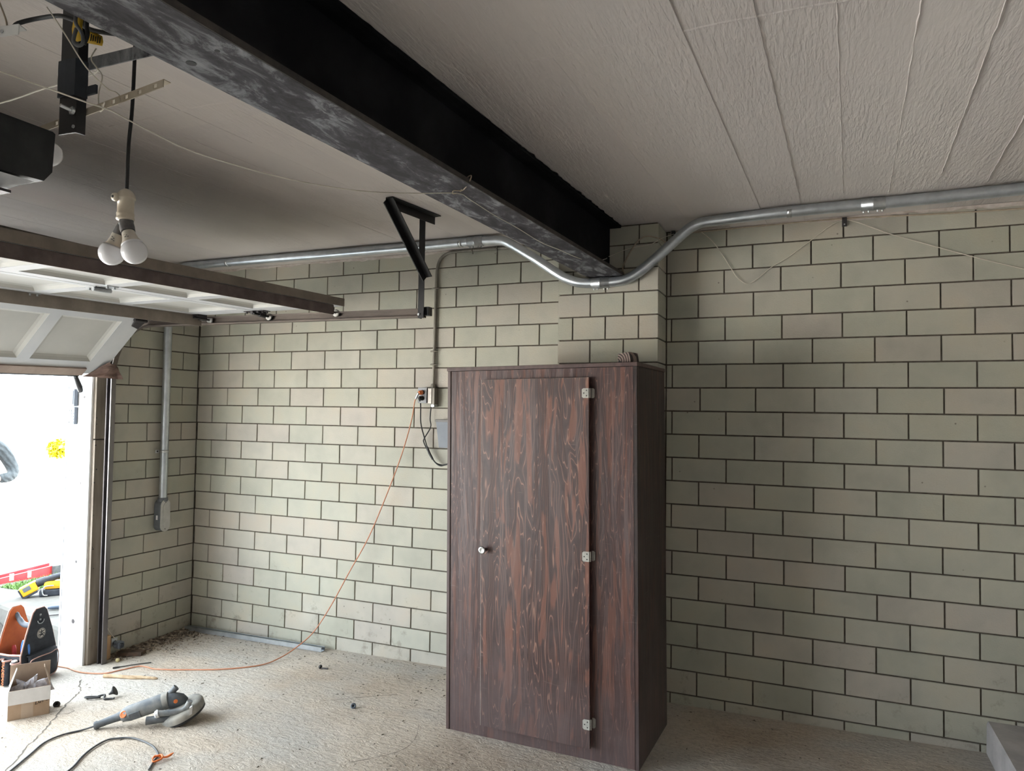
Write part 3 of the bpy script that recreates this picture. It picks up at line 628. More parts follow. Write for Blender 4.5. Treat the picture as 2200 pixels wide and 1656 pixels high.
# ------------------------------------------------------------------ garage door
def arcpath(): pass
DOORP = [(2.03,2.262),(1.43,2.2575),(0.875,2.2545),(0.455,2.250),(0.05,1.890)]
DW = 4.86
def DP(p, t, h):
    """door point: p=(x,z,nx,nz) on the section line, t = distance from right edge, h = depth below the inner face"""
    x, z, nx, nz = p; s = 0.018*min(t, DW-t); return (x+nx*h-0.03*t, -0.872-t, z+nz*h-s)
def sec(i):
    a = Vector(DOORP[i]); c = Vector(DOORP[i+1]); d = (c-a); L = d.length; d.normalize(); n = Vector((-d.y, d.x)) if False else Vector((d.y*-1, d.x))
    if n.y > 0: n = -n           # inner face looks down / into the room
    return a, d, n, L
gd = thing('garage_door', 'white sectional garage door with brown steel struts, rolled half overhead', 'garage door', (1.2,-3.3,2.2))
PITCH, PW, ST0, MG = 0.457, 0.384, 0.1415, 0.0445
NP = 10
TK = 0.043
for i in range(4):
    a, d, n, L = sec(i); lay_ = []
    u0, u1 = (0.05, L-0.07) if i == 0 else ((0.05, L-0.125) if i in (1,2) else (0.045, 0.425))
    def Q(u, t, h): 
        p = a + d*u; return DP((p.x, p.y, n.x, n.y), t, h)
    def slab(m, ua, ub, ta, tb, h0, h1):
        nt = max(1, int((tb-ta)/0.6)); 
        for k in range(nt):
            t_a = ta+(tb-ta)*k/nt; t_b = ta+(tb-ta)*(k+1)/nt
            vs = [Q(ua,t_a,h0),Q(ub,t_a,h0),Q(ub,t_b,h0),Q(ua,t_b,h0),Q(ua,t_a,h1),Q(ub,t_a,h1),Q(ub,t_b,h1),Q(ua,t_b,h1)]
            m.add(vs, [(0,3,2,1),(4,5,6,7),(0,1,5,4),(1,2,6,5),(2,3,7,6),(3,0,4,7)])
    fr = MB(); g = 0.003
    slab(fr, g, u0, 0, DW, -TK, 0); slab(fr, u1, L-g, 0, DW, -TK, 0)
    edges = [0.0]; 
    for k in range(NP): edges += [ST0+k*PITCH, ST0+k*PITCH+PW]
    edges.append(DW)
    for k in range(0, len(edges), 2): slab(fr, u0, u1, edges[k], min(edges[k+1], DW), -TK, 0)
    fo = fr.build('section_frame', M['white_paint'], gd)
    for k in range(NP):
        ta = ST0+k*PITCH; tb = ta+PW; pm = MB(); e = 0.030
        o4 = [Q(u0,ta,-0.002),Q(u1,ta,-0.002),Q(u1,tb,-0.002),Q(u0,tb,-0.002)]
        r4 = [Q(u0+e*0.5,ta+e*0.5,-0.016),Q(u1-e*0.5,ta+e*0.5,-0.016),Q(u1-e*0.5,tb-e*0.5,-0.016),Q(u0+e*0.5,tb-e*0.5,-0.016)]
        q4 = [Q(u0+e,ta+e,-0.022),Q(u1-e,ta+e,-0.022),Q(u1-e,tb-e,-0.022),Q(u0+e,tb-e,-0.022)]
        c4 = [Q(u0,ta,-0.034),Q(u1,ta,-0.034),Q(u1,tb,-0.034),Q(u0,tb,-0.034)]
        pm.add(o4+r4+q4+c4, [(j,(j+1)%4,4+(j+1)%4,4+j) for j in range(4)]+[(4+j,4+(j+1)%4,8+(j+1)%4,8+j) for j in range(4)]+[(8,9,10,11)]+[(15,14,13,12)]+[(12+j,12+(j+1)%4,(j+1)%4,j) for j in range(4)])
        pm.build('panel', M['panel_paint'], fo)
    if i == 0:
        m = MB(); slab(m, -0.006, 0.002, 0, DW, -TK-0.002, -0.001); m.build('top_edge', M['brown_strut'], gd)
        m = MB(); slab(m, 0.000, 0.005, 0.085, DW-0.085, 0.003, 0.055); slab(m, 0.005, 0.045, 0.085, DW-0.085, 0.0, 0.004); m.build('strut', M['purple_strut'], gd, 'dusty brown steel strut with cobwebs')
    if i == 1:
        m = MB(); slab(m, L-0.063, L-0.058, -0.01, DW, 0.0, 0.066); slab(m, L-0.058, L-0.015, -0.01, DW, 0.0, 0.004); m.build('strut', M['brown_strut'], gd)
    if i == 3:
        m = MB(); slab(m, L-0.058, L+0.006, 0.135, DW-0.135, -0.01, 0.012); m.build('bottom_strip', M['brown_edge'], gd)
        m = MB(); slab(m, L+0.006, L+0.03, 0.14, DW-0.135, -0.03, 0.0); m.build('bottom_seal', M['rubber'], gd)
    # hinges between this section and the next
    if i < 3:
        a2, d2, n2, L2 = sec(i+1)
        for t in [0.035] + [ST0+k*PITCH-(PITCH-PW)/2 for k in range(2, NP, 2)]:
            hm = MB(); p = Q(L, t, 0); hw = 0.03
            slab(hm, L-0.075, L-0.004, t-hw, t+hw, 0.0, 0.004); slab(hm, L+0.004, L+0.075, t-hw, t+hw, 0.0, 0.004)
            hm.tube([Q(L,t-0.045,0.014),Q(L,t+0.045,0.014)], 0.011, 8)
            for (du, dt) in ((-0.06,-0.018),(-0.06,0.018),(0.06,-0.018),(0.06,0.018)): hm.tube([Q(L+du,t+dt,0.003),Q(L+du,t+dt,0.014)], 0.006, 6)
            hm.build('hinge', M['galv_dull'] if t > 0.1 else M['dark_steel'], gd)
# rollers riding in the horizontal rail
for (x, z) in ((1.94,2.236),(1.443,2.2335),(0.965,2.230)):
    m = MB(); m.tube([(x,-0.812,z),(x,-0.95,z+0.002)], 0.006, 8); m.lathe([(0.013,0),(0.014,0.05)], (x,-0.905,z+0.002), (0,1,0), 10)
    m.obox((x,-0.90,z+0.018), (0.022,0,0), (0,0.035,0), (0,0,0.010))
    o = m.build('roller_bracket', M['dark_steel'], gd)
    MB().lathe([(0.010,-0.004),(0.021,-0.004),(0.0225,0),(0.021,0.010),(0.010,0.010)], (x,-0.822,z), (0,1,0), 18).build('roller', M['tyre'], o)
# top bracket sheet at the far corner and bottom corner bracket on the angled section
a, d, n, L = sec(3)
def Q3(u, t, h): p = a+d*u; return DP((p.x,p.y,n.x,n.y), t, h)
m = MB(); m.add([Q3(0.01,0.005,0.001),Q3(0.09,0.005,0.001),Q3(0.07,0.06,0.001),Q3(0.01,0.07,0.001),Q3(0.01,0.005,0.02),Q3(0.09,0.005,0.008),Q3(0.07,0.06,0.006),Q3(0.01,0.07,0.02)], [(0,3,2,1),(4,5,6,7),(0,1,5,4),(1,2,6,5),(2,3,7,6),(3,0,4,7)])
m.build('corner_bracket', M['dark_steel'], gd)
# crumpled brown flap over the bottom corner
m = MB(); rws = []; rk = random.Random(4)
cA = Vector(Q3(0.40,0.03,0.02)); cB = Vector((0.015,-0.985,1.868)); cC = Vector((0.145,-0.775,1.862)); cD = Vector((0.10,-0.80,1.955))
for i in range(9):
    s = i/8; row = []
    for j in range(9):
        t = j/8; p = (cA*(1-s)+cB*s)*(1-t) + (cD*(1-s)+cC*s)*t
        k = 0.022*(noise.noise(Vector((s*3.2,t*3.2,1.3)))+0.6*noise.noise(Vector((s*8,t*8,4)))); row.append(p + Vector((0.8,-0.5,0.3))*k)
    rws.append(row)
m.sheet(rws, False, 0.006); m.build('corner_flap', M['rag'], gd, 'crumpled brown rubber flap at the bottom corner')
MB().tube([(0.02,-1.03,1.868),(0.0,-0.985,1.80),(-0.03,-0.955,1.775)], [0.014,0.018,0.016], 6).build('loose_seal', M['rubber'], gd)

# ------------------------------------------------------------------ track: upright, curve, overhead rail
trk = thing('door_track', 'steel garage door track running overhead along the block wall', 'track', (0.08,-0.82,-0.05))
def trackprof(hh=0.025, dp=0.034, tk=0.0022, lip=0.009):
    o = [(-hh,0),(-hh,-dp),(-hh+lip,-dp),(-hh+lip,-dp+tk),(-hh+tk,-dp+tk),(-hh+tk,-tk),(hh-tk,-tk),(hh-tk,-dp+tk),(hh-lip,-dp+tk),(hh-lip,-dp),(hh,-dp),(hh,0)]
    return o
up = [((0.082,-0.800,floorz(0.08,-0.8)-0.002),(1,0,0)), ((0.082,-0.800,1.90),(1,0,0))]
R_ = 0.33
cv_ = []
for k in range(9):
    a_ = math.pi/2*k/8; cv_.append(((0.082+R_*(1-math.cos(a_)),-0.800,1.90+R_*math.sin(a_)),(math.cos(a_),0,-math.sin(a_))))
hz_ = [((0.082+R_,-0.800,2.231),(0,0,-1)), ((2.53,-0.800,2.211),(0,0,-1))]
m = MB(); m.sweep(trackprof(), [p for p, _ in up], [n_ for _, n_ in up]); m.build('upright_rail', M['track'], trk)
m = MB(); m.sweep(trackprof(), [p for p, _ in cv_], [n_ for _, n_ in cv_]); m.build('curved_rail', M['rail'], trk)
m = MB(); m.sweep(trackprof(), [p for p, _ in hz_], [n_ for _, n_ in hz_]); m.build('overhead_rail', M['rail'], trk)
for z in (0.35, 1.02, 1.72):
    MB().obox((0.045,-0.797,z), (0.036,0,0), (0,0.0025,0), (0,0,0.035)).build('rail_bracket', M['dark_steel'], trk)
# black angle hanger holding the far end of the rail
hg = thing('rail_hanger', 'black angle-iron hanger dropping from the ceiling to the rail end', 'hanger', (2.53,-0.86,2.755))
def angle(m, A, Bp, u, v, w, t=0.004):
    """L-section bar from A to B with legs of width w along u and v"""
    A = Vector(A); Bp = Vector(Bp); u = Vector(u).normalized(); v = Vector(v).normalized()
    return m.prism([(0,0),(w,0),(w,t),(t,t),(t,w),(0,w)], A, u, v, Bp-A)
dr = Vector((0.052,0.387,0)).normalized(); pr_ = Vector((dr.y,-dr.x,0))
angle(MB(), (2.500,-1.175,H-0.001), (2.558,-0.775,H-0.001), pr_, (0,0,-1), 0.045).build('ceiling_angle', M['black_steel'], hg)
angle(MB(), (2.508,-0.852,H-0.003), (2.508,-0.852,2.180), (1,0.0,0), (0,1,0), 0.036).build('drop_angle', M['black_steel'], hg)
brd = (Vector((2.545,-0.835,2.405))-Vector((2.478,-1.172,2.752))).normalized()
b1 = Vector((0.8,-0.45,0.4)); b1 = (b1-brd*b1.dot(brd)).normalized(); b2 = brd.cross(b1)
angle(MB(), (2.500,-1.165,2.752), (2.545,-0.835,2.405), b1, b2, 0.042, 0.005).build('brace', M['black_steel'], hg)
MB().bbox((2.535,-0.835,2.195), (2.566,-0.795,2.243), 0.003).build('stop_block', M['black_steel'], hg)
MB().lathe([(0.007,0),(0.007,0.006)], (2.515,-0.853,2.20), (0,-1,0), 6).build('bolt', M['galv_dull'], hg)

# ------------------------------------------------------------------ plywood cabinet, standing square on the sloping floor
ca = math.radians(-2.4)
cab = thing('plywood_cabinet', 'tall dark-stained plywood cabinet with one hinged door and a round knob', 'cabinet', (2.7027,-0.8108,-0.006))
tilt = math.atan(0.0132)
CT = Matrix.Translation((2.7027,-0.8108,-0.0065)) @ Matrix.Rotation(-tilt, 4, 'Y') @ Matrix.Rotation(ca, 4, 'Z')
CW, CD, CH = 1.045, 0.56, 1.915
def cb_(a, b_, mat, name, parent=cab, c=0.0, label=None):
    m = MB(); m.T = CT
    (m.bbox(a, b_, c) if c else m.box(a, b_)); return m.build(name, mat, parent, label)
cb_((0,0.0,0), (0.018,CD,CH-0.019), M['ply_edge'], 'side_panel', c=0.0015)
cb_((CW-0.019,0.0,0), (CW,CD,CH-0.019), M['ply_shaded'], 'side_panel', c=0.0015)
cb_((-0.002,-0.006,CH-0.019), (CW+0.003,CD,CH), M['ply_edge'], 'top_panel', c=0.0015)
cb_((0.018,CD-0.01,0.02), (CW-0.019,CD,CH-0.019), M['ply_shaded'], 'back_panel')
# face panel with its door opening
fx0, fx1, dz0, dz1 = 0.2325, 0.800, 0.085, 1.825
m = MB(); m.T = CT
m.box((0.021,0.004,0.0), (fx0,0.022,CH-0.021)).box((fx1,0.004,0.0), (CW-0.021,0.022,CH-0.021)).box((fx0,0.004,0.0), (fx1,0.022,dz0)).box((fx0,0.004,dz1), (fx1,0.022,CH-0.021))
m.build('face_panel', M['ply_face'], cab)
cb_((CW-0.0205,-0.0015,0.0), (CW-0.0185,0.003,CH-0.02), M['ply_edge'], 'corner_bead')
# door: overlay plywood, its hinge side standing a little proud
DX0, DX1, DZ0, DZ1 = 0.2155, 0.812, 0.066, 1.845
m = MB(); m.T = CT; pr0, pr1 = -0.0200, -0.0290
m.add([(DX0,-0.003,DZ0),(DX1,-0.011,DZ0),(DX1,pr1,DZ0),(DX0,pr0,DZ0),(DX0,-0.003,DZ1),(DX1,-0.011,DZ1),(DX1,pr1,DZ1),(DX0,pr0,DZ1)], [(0,3,2,1),(4,5,6,7),(0,1,5,4),(1,2,6,5),(2,3,7,6),(3,0,4,7)])
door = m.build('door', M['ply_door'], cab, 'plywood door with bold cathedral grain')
m = MB(); m.T = CT
m.box((DX0-0.0006,pr0-0.0006,DZ0), (DX0+0.0026,pr0+0.001,DZ1)); m.add([(DX0,pr0-0.0005,DZ1-0.002),(DX1,pr1-0.0005,DZ1-0.002),(DX1,pr1+0.001,DZ1+0.0005),(DX0,pr0+0.001,DZ1+0.0005)], [(0,1,2,3)])
m.build('worn_edge', simple('worn_edge', (0.24,0.19,0.17),(0.34,0.28,0.25), rough=0.6, scale=40), door)
kn = MB(); kn.T = CT; kn.lathe([(0.008,0.0),(0.007,0.016),(0.012,0.020),(0.019,0.026),(0.0205,0.031),(0.018,0.035),(0.012,0.0335),(0.0,0.0335)], (0.2385,pr0,0.965), (0,-1,0), 20)
M['chrome'] = simple('worn_chrome', (0.42,0.43,0.43), (0.50,0.51,0.51), rough=0.18, metal=1.0, scale=30)
kn.build('knob', M['chrome'], door, 'round chrome knob')
M['hinge_white'] = simple('painted_hinge', (0.36,0.35,0.315), (0.45,0.44,0.40), rough=0.5, scale=60)
for z in (1.768, 0.977, 0.180):
    oc_ = [(-0.032,-0.018),(-0.025,-0.024),(0.003,-0.024),(0.003,0.024),(-0.025,0.024),(-0.032,0.018)]
    m = MB(); m.T = CT; m.prism(oc_, (DX1-0.002,pr1-0.0005,z), (1,0,0), (0,0,1), (0,-0.0025,0))
    m.prism([(0.004,-0.024),(0.014,-0.024),(0.020,-0.018),(0.020,0.018),(0.014,0.024),(0.004,0.024)], (DX1,0.0038,z), (1,0,0), (0,0,1), (0,-0.005,0))
    m.tube([(DX1+0.004,pr1+0.006,z-0.024),(DX1+0.004,pr1+0.006,z+0.024)], 0.0045, 8)
    hno = m.build('hinge', M['hinge_white'], door)
    for (u, w_) in ((-0.024,0.0),(-0.010,-0.013),(-0.010,0.013)):
        m = MB(); m.T = CT; m.lathe([(0.0035,0),(0.0025,0.0014)], (DX1+u,pr1-0.003,z+w_), (0,-1,0), 8); m.build('screw', M['dark_steel'], hno)
# offcut of timber on top
sw = thing('timber_offcut', 'small ring-grained timber offcut lying on top of the cabinet', 'wood block', (3.66,-0.80,1.92))
def ring_material():
    m, n, l, b = newmat('end_grain'); geo = N(n, 'ShaderNodeNewGeometry'); mp = N(n, 'ShaderNodeMapping', Location=(-3.615,0.84,-1.93)); l.new(geo.outputs['Position'], mp.inputs['Vector'])
    w = N(n, 'ShaderNodeTexWave', Scale=26.0, Distortion=1.2, Detail=2.0); w.wave_type = 'RINGS'; w.rings_direction = 'Y'; l.new(mp.outputs[0], w.inputs['Vector'])
    r = ramp(n, [(0.35, (0.040,0.028,0.026)), (0.62, (0.24,0.18,0.155))]); l.new(w.outputs['Fac'], r.inputs['Fac']); l.new(r.outputs['Color'], b.inputs['Base Color']); b.inputs['Roughness'].default_value = 0.8; return m
m = MB(); m.T = CT @ Matrix.Translation((0.94,0.03,CH)) @ Matrix.Rotation(math.radians(-6), 4, 'Z')
m.add([(0,0,0),(0.070,0,0),(0.070,0.11,0),(0,0.11,0),(0.004,0,0.044),(0.062,0,0.052),(0.062,0.11,0.052),(0.004,0.11,0.044)], [(0,3,2,1),(4,5,6,7),(0,1,5,4),(1,2,6,5),(2,3,7,6),(3,0,4,7)])
m.build('timber', ring_material(), sw)
m = MB(); m.T = CT @ Matrix.Translation((0.94,0.03,CH)) @ Matrix.Rotation(math.radians(-6), 4, 'Z'); m.prism([(0.004,0.0),(0.022,0.0),(0.016,0.010),(0.008,0.016)], (0,-0.0008,0), (1,0,0), (0,0,1), (0,0.0006,0)); m.build('chipped_corner', M['rubber'], sw)

# ------------------------------------------------------------------ outdoors: drive, soil strip, kerb, grass
M['drive'] = simple('sunlit_concrete_drive', (0.40,0.385,0.36), (0.50,0.485,0.455), rough=0.9, scale=1.5, bump=0.2, bscale=30)
M['soil'] = simple('gravelly_soil', (0.014,0.012,0.010), (0.070,0.065,0.058), rough=0.95, scale=22, detail=7, bump=0.9, bscale=45, lo=0.3, hi=0.72)
M['kerb'] = simple('kerb_concrete', (0.075,0.073,0.065), (0.115,0.112,0.102), rough=0.9, scale=5, bump=0.4, bscale=40)
M['grass'] = simple('grass_blade', (0.07,0.16,0.03), (0.15,0.27,0.06), rough=0.6, scale=12)
struct(MB().box((-60,-45,-0.30), (-TH,45,-0.066)).build('ground_drive', M['drive']), 'sunlit concrete drive outside the door')
# kerb-high slab beside the drive, where the saw lies
kb = MB(); rws = []
for k in range(31):
    s = k/30*0.75; x = -0.34-3.2*s; y = -0.815+0.735*s*0.84; e = 0.006*noise.noise(Vector((x*5,0,0)))
    rws.append([(x,y+e-0.012,-0.07),(x,y+e-0.004,0.10),(x,y+e+0.008,0.118),(x+0.05,y+0.75,0.122),(x+0.1,y+1.6,0.12),(x+0.1,y+1.6,-0.07)])
kb.sheet(rws, False)
for r in (rws[0], rws[-1]): kb.add(r, [tuple(range(6))])
struct(kb.build('ground_kerb', M['kerb']), 'raised concrete kerb beside the drive')
sl = MB(); rws = []
for i in range(15):
    row = []
    for j in range(12):
        x = -0.95-1.8*i/14; yb = -0.815+0.735*((-x-0.34)/3.2)*0.84; y = yb-0.015-0.55*j/11
        h = 0.085*max(0, 1-j/11)**1.2*min(1, i/3)*min(1,(14-i)/3+0.2)*(0.85+0.4*noise.noise(Vector((x*5,y*5,0)))); row.append((x,y,-0.068+h+0.012*noise.noise(Vector((x*17,y*17,2)))*(1 if j < 11 else 0)))
    rws.append(row)
sl.sheet(rws, True)
tag(sl.build('soil_heap', M['soil']), 'loose gravelly soil heaped along the kerb outside', 'soil', kind='stuff')
gr = MB(); rg = random.Random(8)
for i in range(2600):
    x = rg.uniform(-1.88,-1.50); y = -0.27+(-1.50-x)*-0.05+rg.random()**1.1*0.8
    h = rg.uniform(0.015,0.04); a = rg.uniform(0,6.28); w = 0.0045; lx = rg.uniform(-0.03,0.03); ly = rg.uniform(-0.03,0.03)
    gr.add([(x-w*math.cos(a),y-w*math.sin(a),0.119),(x+w*math.cos(a),y+w*math.sin(a),0.119),(x+lx,y+ly,0.119+h)], [(0,1,2)])
tag(gr.build('grass_patch', M['grass']), 'short patch of grass outside beyond the kerb', 'grass', kind='stuff')

# red ladder lying on its edge on the drive
M['red_rail'] = simple('red_fibreglass', (0.62,0.035,0.045), (0.70,0.06,0.07), rough=0.5, scale=8)
M['pale'] = simple('pale_plastic', (0.70,0.70,0.70), (0.78,0.78,0.77), rough=0.5, scale=20)
ld = thing('step_ladder', 'red fibreglass ladder lying flat outside beyond the kerb', 'ladder', (-2.0,0.0,0.12))
LA = Vector((-2.03,-0.45,0.123)); LB = Vector((-1.918,0.20,0.128)); ldir = (LB-LA).normalized(); lup = Vector((0,0,1)); lsd = ldir.cross(lup)
for off, dz in ((0.0,0.0),(-0.085,0.012)):
    A = LA + lsd*off - ldir*1.4 + lup*(dz-0.183); B_ = LB + lsd*off + lup*dz
    MB().prism([(0,0),(0.03,0),(0.03,0.008),(0.008,0.008),(0.008,0.072),(0.03,0.072),(0.03,0.08),(0,0.08)], A, -lsd, lup, B_-A).build('side_rail', M['red_rail'], ld)
for k in range(5):
    p = LB - ldir*(0.15+0.36*k) + lup*0.04
    MB().obox(p-lsd*0.045, ldir*0.028, lsd*0.038, lup*0.010).build('tread', M['pale'], ld)
for (s, w, h) in ((0.60,0.10,0.035),(0.34,0.035,0.03),(0.20,0.03,0.03)):
    MB().obox(LB-ldir*s+lup*0.04+lsd*0.0012, ldir*w*0.5, lsd*0.0012, lup*h).build('label_plate', M['pale'], ld)
MB().obox(LB+ldir*0.03+lup*0.035, ldir*0.045, lsd*0.03, lup*0.045).build('end_cap', M['grey_plastic'], ld)
gbx = thing('green_tub', 'dark green tub standing past the end of the red ladder', 'tub', (-1.93,0.40,0.12))
MB().lathe([(0.075,0.0),(0.095,0.13),(0.10,0.135),(0.10,0.145),(0.09,0.145),(0.07,0.02)], (-1.93,0.40,0.121), (0,0,1), 16).build('tub', simple('green_plastic', (0.03,0.11,0.09),(0.05,0.15,0.12), rough=0.5, scale=10), gbx)
MB().tube(cr([(-2.0,0.34,0.26),(-1.92,0.30,0.31),(-1.86,0.36,0.26)],5), 0.004, 6).build('bail_handle', M['galv_dull'], gbx)

# yellow-leaved shrub far across the drive
sh = thing('yellow_shrub', 'small bright yellow-leaved shrub far across the drive', 'shrub', (-17.2,10.7,-0.066))
M['leaf'] = simple('yellow_leaf', (0.38,0.33,0.003), (0.55,0.47,0.005), rough=0.6, scale=9)
lm = MB(); rl = random.Random(6)
for i in range(760):
    v = Vector((rl.gauss(0,1),rl.gauss(0,1),rl.gauss(0,1))).normalized()*rl.uniform(0.16,0.31); p = Vector((-17.2,10.7,0.33))+v
    a = Vector((rl.gauss(0,1),rl.gauss(0,1),rl.gauss(0,1))).normalized(); c = a.cross(Vector((0.3,0.5,0.8))).normalized(); s = rl.uniform(0.06,0.10)
    lm.add([p-a*s, p+c*s*0.55, p+a*s, p-c*s*0.55], [(0,1,2),(0,2,3)])
lm.build('foliage', M['leaf'], sh)
for k in range(5): MB().tube([(-17.2+0.01*k,10.7,-0.066),(-17.2+rl.uniform(-0.1,0.1),10.7+rl.uniform(-0.1,0.1),0.2),(-17.2+rl.uniform(-0.2,0.2),10.7+rl.uniform(-0.2,0.2),0.42)], [0.012,0.009,0.004], 6).build('stem', M['old_board'], sh)

# cordless saw on the kerb
M['saw_yellow'] = simple('yellow_tool_shell', (0.72,0.37,0.015), (0.80,0.44,0.03), rough=0.42, scale=10)
M['saw_black'] = simple('black_tool_rubber', (0.016,0.020,0.028), (0.032,0.038,0.050), rough=0.6, scale=20)
sv = thing('cordless_saw', 'yellow and black cordless saw lying on the kerb outside', 'power tool', (-1.15,-0.38,0.12))
def saw():
    O = Vector((-1.38,-0.40,0.119)); X = Vector((0.63,0.776,0)).normalized(); Y = Vector((-0.776,0.63,0)); Z = Vector((0,0,1))
    T = Matrix((( X.x,Y.x,0,O.x),(X.y,Y.y,0,O.y),(0,0,1,O.z),(0,0,0,1)))
    def mk(): m = MB(); m.T = T; return m
    # battery, tipped, on the left
    m = mk(); m.T = T @ Matrix.Translation((0.02,0,0.072)) @ Matrix.Rotation(math.radians(-28),4,'Y')
    m.bbox((-0.055,-0.045,-0.045),(0.065,0.045,0.03),0.010); bt = m.build('battery', M['saw_yellow'], sv)
    m = mk(); m.T = T @ Matrix.Translation((0.02,0,0.072)) @ Matrix.Rotation(math.radians(-28),4,'Y'); m.bbox((-0.062,-0.047,-0.062),(-0.050,0.047,0.025),0.005).bbox((-0.055,-0.047,-0.060),(0.05,0.047,-0.045),0.004); m.build('battery_base', M['saw_black'], bt)
    m = mk(); m.T = T @ Matrix.Translation((0.02,0,0.072)) @ Matrix.Rotation(math.radians(-28),4,'Y'); m.bbox((-0.03,-0.0475,-0.012),(0.025,-0.0455,0.022),0.001); m.build('battery_label', M['bluegrey'], bt)
    m = mk(); m.tube(cr([(0.08,0,0.105),(0.14,0,0.125),(0.22,0,0.150),(0.32,0,0.158),(0.42,0,0.140),(0.50,0,0.10)],5), [0.033]*6+[0.026]*6+[0.026]*6+[0.030]*6+[0.032]*2, 12); m.build('grip', M['saw_black'], sv)
    m = mk(); m.bbox((0.13,-0.045,0.055),(0.50,0.045,0.118),0.022); m.build('motor_housing', M['saw_yellow'], sv)
    m = mk(); m.bbox((0.10,-0.05,0.0),(0.46,0.05,0.055),0.012); m.build('guard', M['saw_black'], sv)
    m = mk(); m.bbox((0.24,-0.0525,0.024),(0.46,-0.049,0.052),0.001); m.build('guard_plate', M['grey_plastic'], sv)
    m = mk(); m.tube(cr([(0.20,-0.056,0.088),(0.145,-0.058,0.085),(0.125,-0.058,0.06),(0.13,-0.058,0.02),(0.16,-0.056,0.012)],5), 0.005, 8); m.build('hang_hook', M['bright_zinc'], sv)
saw()
tb = thing('screwdriver', 'dark-handled screwdriver lying on the kerb beside the saw', 'screwdriver', (-0.80,-0.47,0.12))
MB().tube([(-0.86,-0.56,0.137),(-0.84,-0.535,0.138),(-0.76,-0.44,0.137),(-0.72,-0.39,0.135)], [0.012,0.016,0.016,0.010], 10).build('handle', simple('bluegrey_handle', (0.07,0.10,0.15),(0.10,0.13,0.18), rough=0.5, scale=20), tb)
MB().tube([(-0.72,-0.39,0.135),(-0.62,-0.27,0.130)], 0.004, 6).build('shaft', M['galv_dull'], tb)
tw = tag(MB().tube(cr([(-0.74,-0.72,0.124),(-0.69,-0.66,0.127),(-0.65,-0.61,0.126),(-0.60,-0.55,0.124),(-0.5,-0.43,0.124)],4), [0.004]*9+[0.007]*3+[0.003]*5, 6).build('rod_fitting', M['dark_steel']), 'thin dark metal rod on the kerb in front of the screwdriver', 'rod')

# ------------------------------------------------------------------ person outside, arm just reaching into view
def skin_obj(name, verts, edges, mat, parent, root, sub=2):
    me = bpy.data.meshes.new(name); off = OFF[parent.name]
    me.from_pydata([tuple(Vector(v[0])-off) for v in verts], edges, []); o = bpy.data.objects.new(name, me); COL.objects.link(o); o.parent = parent; OFF[o.name] = off
    md = o.modifiers.new('skin', 'SKIN'); md.use_smooth_shade = True
    for sv_, v in zip(me.skin_vertices[0].data, verts): sv_.radius = (v[1], v[2] if len(v) > 2 else v[1])
    me.skin_vertices[0].data[root].use_root = True
    o.modifiers.new('sub', 'SUBSURF').levels = sub; o.modifiers['sub'].render_levels = sub
    me.materials.append(mat); return o
pc = Vector((-3.487,0.395,-0.066)); fw = Vector((0.86,-0.51,0)); lf = Vector((0.51,0.86,0)); upv = Vector((0,0,1))     # lf = the person's left, to the right in view
pe = thing('person', 'person outside in a grey knit top, only the bent left arm in view', 'person', tuple(pc))
def PP(l, f, z): return tuple(pc + lf*l + fw*f + upv*z*0.925)
arm = lambda s, k: [(PP(0.17*s,0.0,1.43),0.062*k,0.062*k),(PP(0.235*s,-0.02,1.36),0.058*k,0.058*k),(PP(0.30*s,-0.02,1.23),0.052*k,0.052*k),(PP(0.345*s,0.01,1.11),0.048*k,0.048*k),(PP(0.31*s,0.10,1.065),0.045*k,0.045*k),(PP(0.20*s,0.19,1.055),0.038*k,0.038*k),(PP(0.12*s,0.235,1.06),0.030*k,0.030*k)]
def hand(base, s, vl, el):
    i0 = len(vl); vl += [(PP(0.085*s,0.25,1.06),0.026,0.020),(PP(0.055*s,0.262,1.058),0.030,0.018)]; el += [(base,i0),(i0,i0+1)]
    for q, (dz, ln) in enumerate(((0.026,0.85),(0.009,1.0),(-0.008,0.95),(-0.024,0.75))):
        j = len(vl); vl += [(PP((0.04-0.012)*s,0.268,1.058+dz),0.0095),(PP((0.04-0.035*ln-0.005)*s,0.262,1.055+dz),0.0088),(PP((0.04-0.058*ln)*s,0.243,1.053+dz),0.0080)]; el += [(i0+1,j),(j,j+1),(j+1,j+2)]
    j = len(vl); vl += [(PP(0.075*s,0.262,1.090),0.011),(PP(0.05*s,0.272,1.108),0.010),(PP(0.028*s,0.272,1.112),0.0085)]; el += [(i0,j),(j,j+1),(j+1,j+2)]
M['skin'] = simple('skin', (0.52,0.32,0.235), (0.58,0.37,0.28), rough=0.5, scale=20)
vl = [(PP(0,0,0.98),0.135,0.10),(PP(0,0,1.12),0.125,0.095),(PP(0,0.0,1.28),0.145,0.10),(PP(0,-0.01,1.42),0.125,0.085),(PP(0,0.0,1.50),0.055,0.055),(PP(0,0.02,1.57),0.055,0.06),(PP(0,0.03,1.64),0.075,0.092),(PP(0,0.03,1.71),0.072,0.088),(PP(0,0.02,1.765),0.045,0.055)]
el = [(i,i+1) for i in range(8)]
for s in (1,-1):
    b0 = len(vl); vl += arm(s,0.82); el += [(3,b0)]+[(b0+i,b0+i+1) for i in range(6)]; hand(b0+6, s, vl, el)
    b0 = len(vl); vl += [(PP(0.095*s,0,0.90),0.085,0.085),(PP(0.11*s,0.015,0.50),0.056,0.056),(PP(0.12*s,-0.01,0.12),0.038,0.038),(PP(0.125*s,0.05,0.045),0.040,0.036),(PP(0.13*s,0.15,0.035),0.036,0.026)]; el += [(0,b0)]+[(b0+i,b0+i+1) for i in range(4)]
skin_obj('body', vl, el, M['skin'], pe, 0)
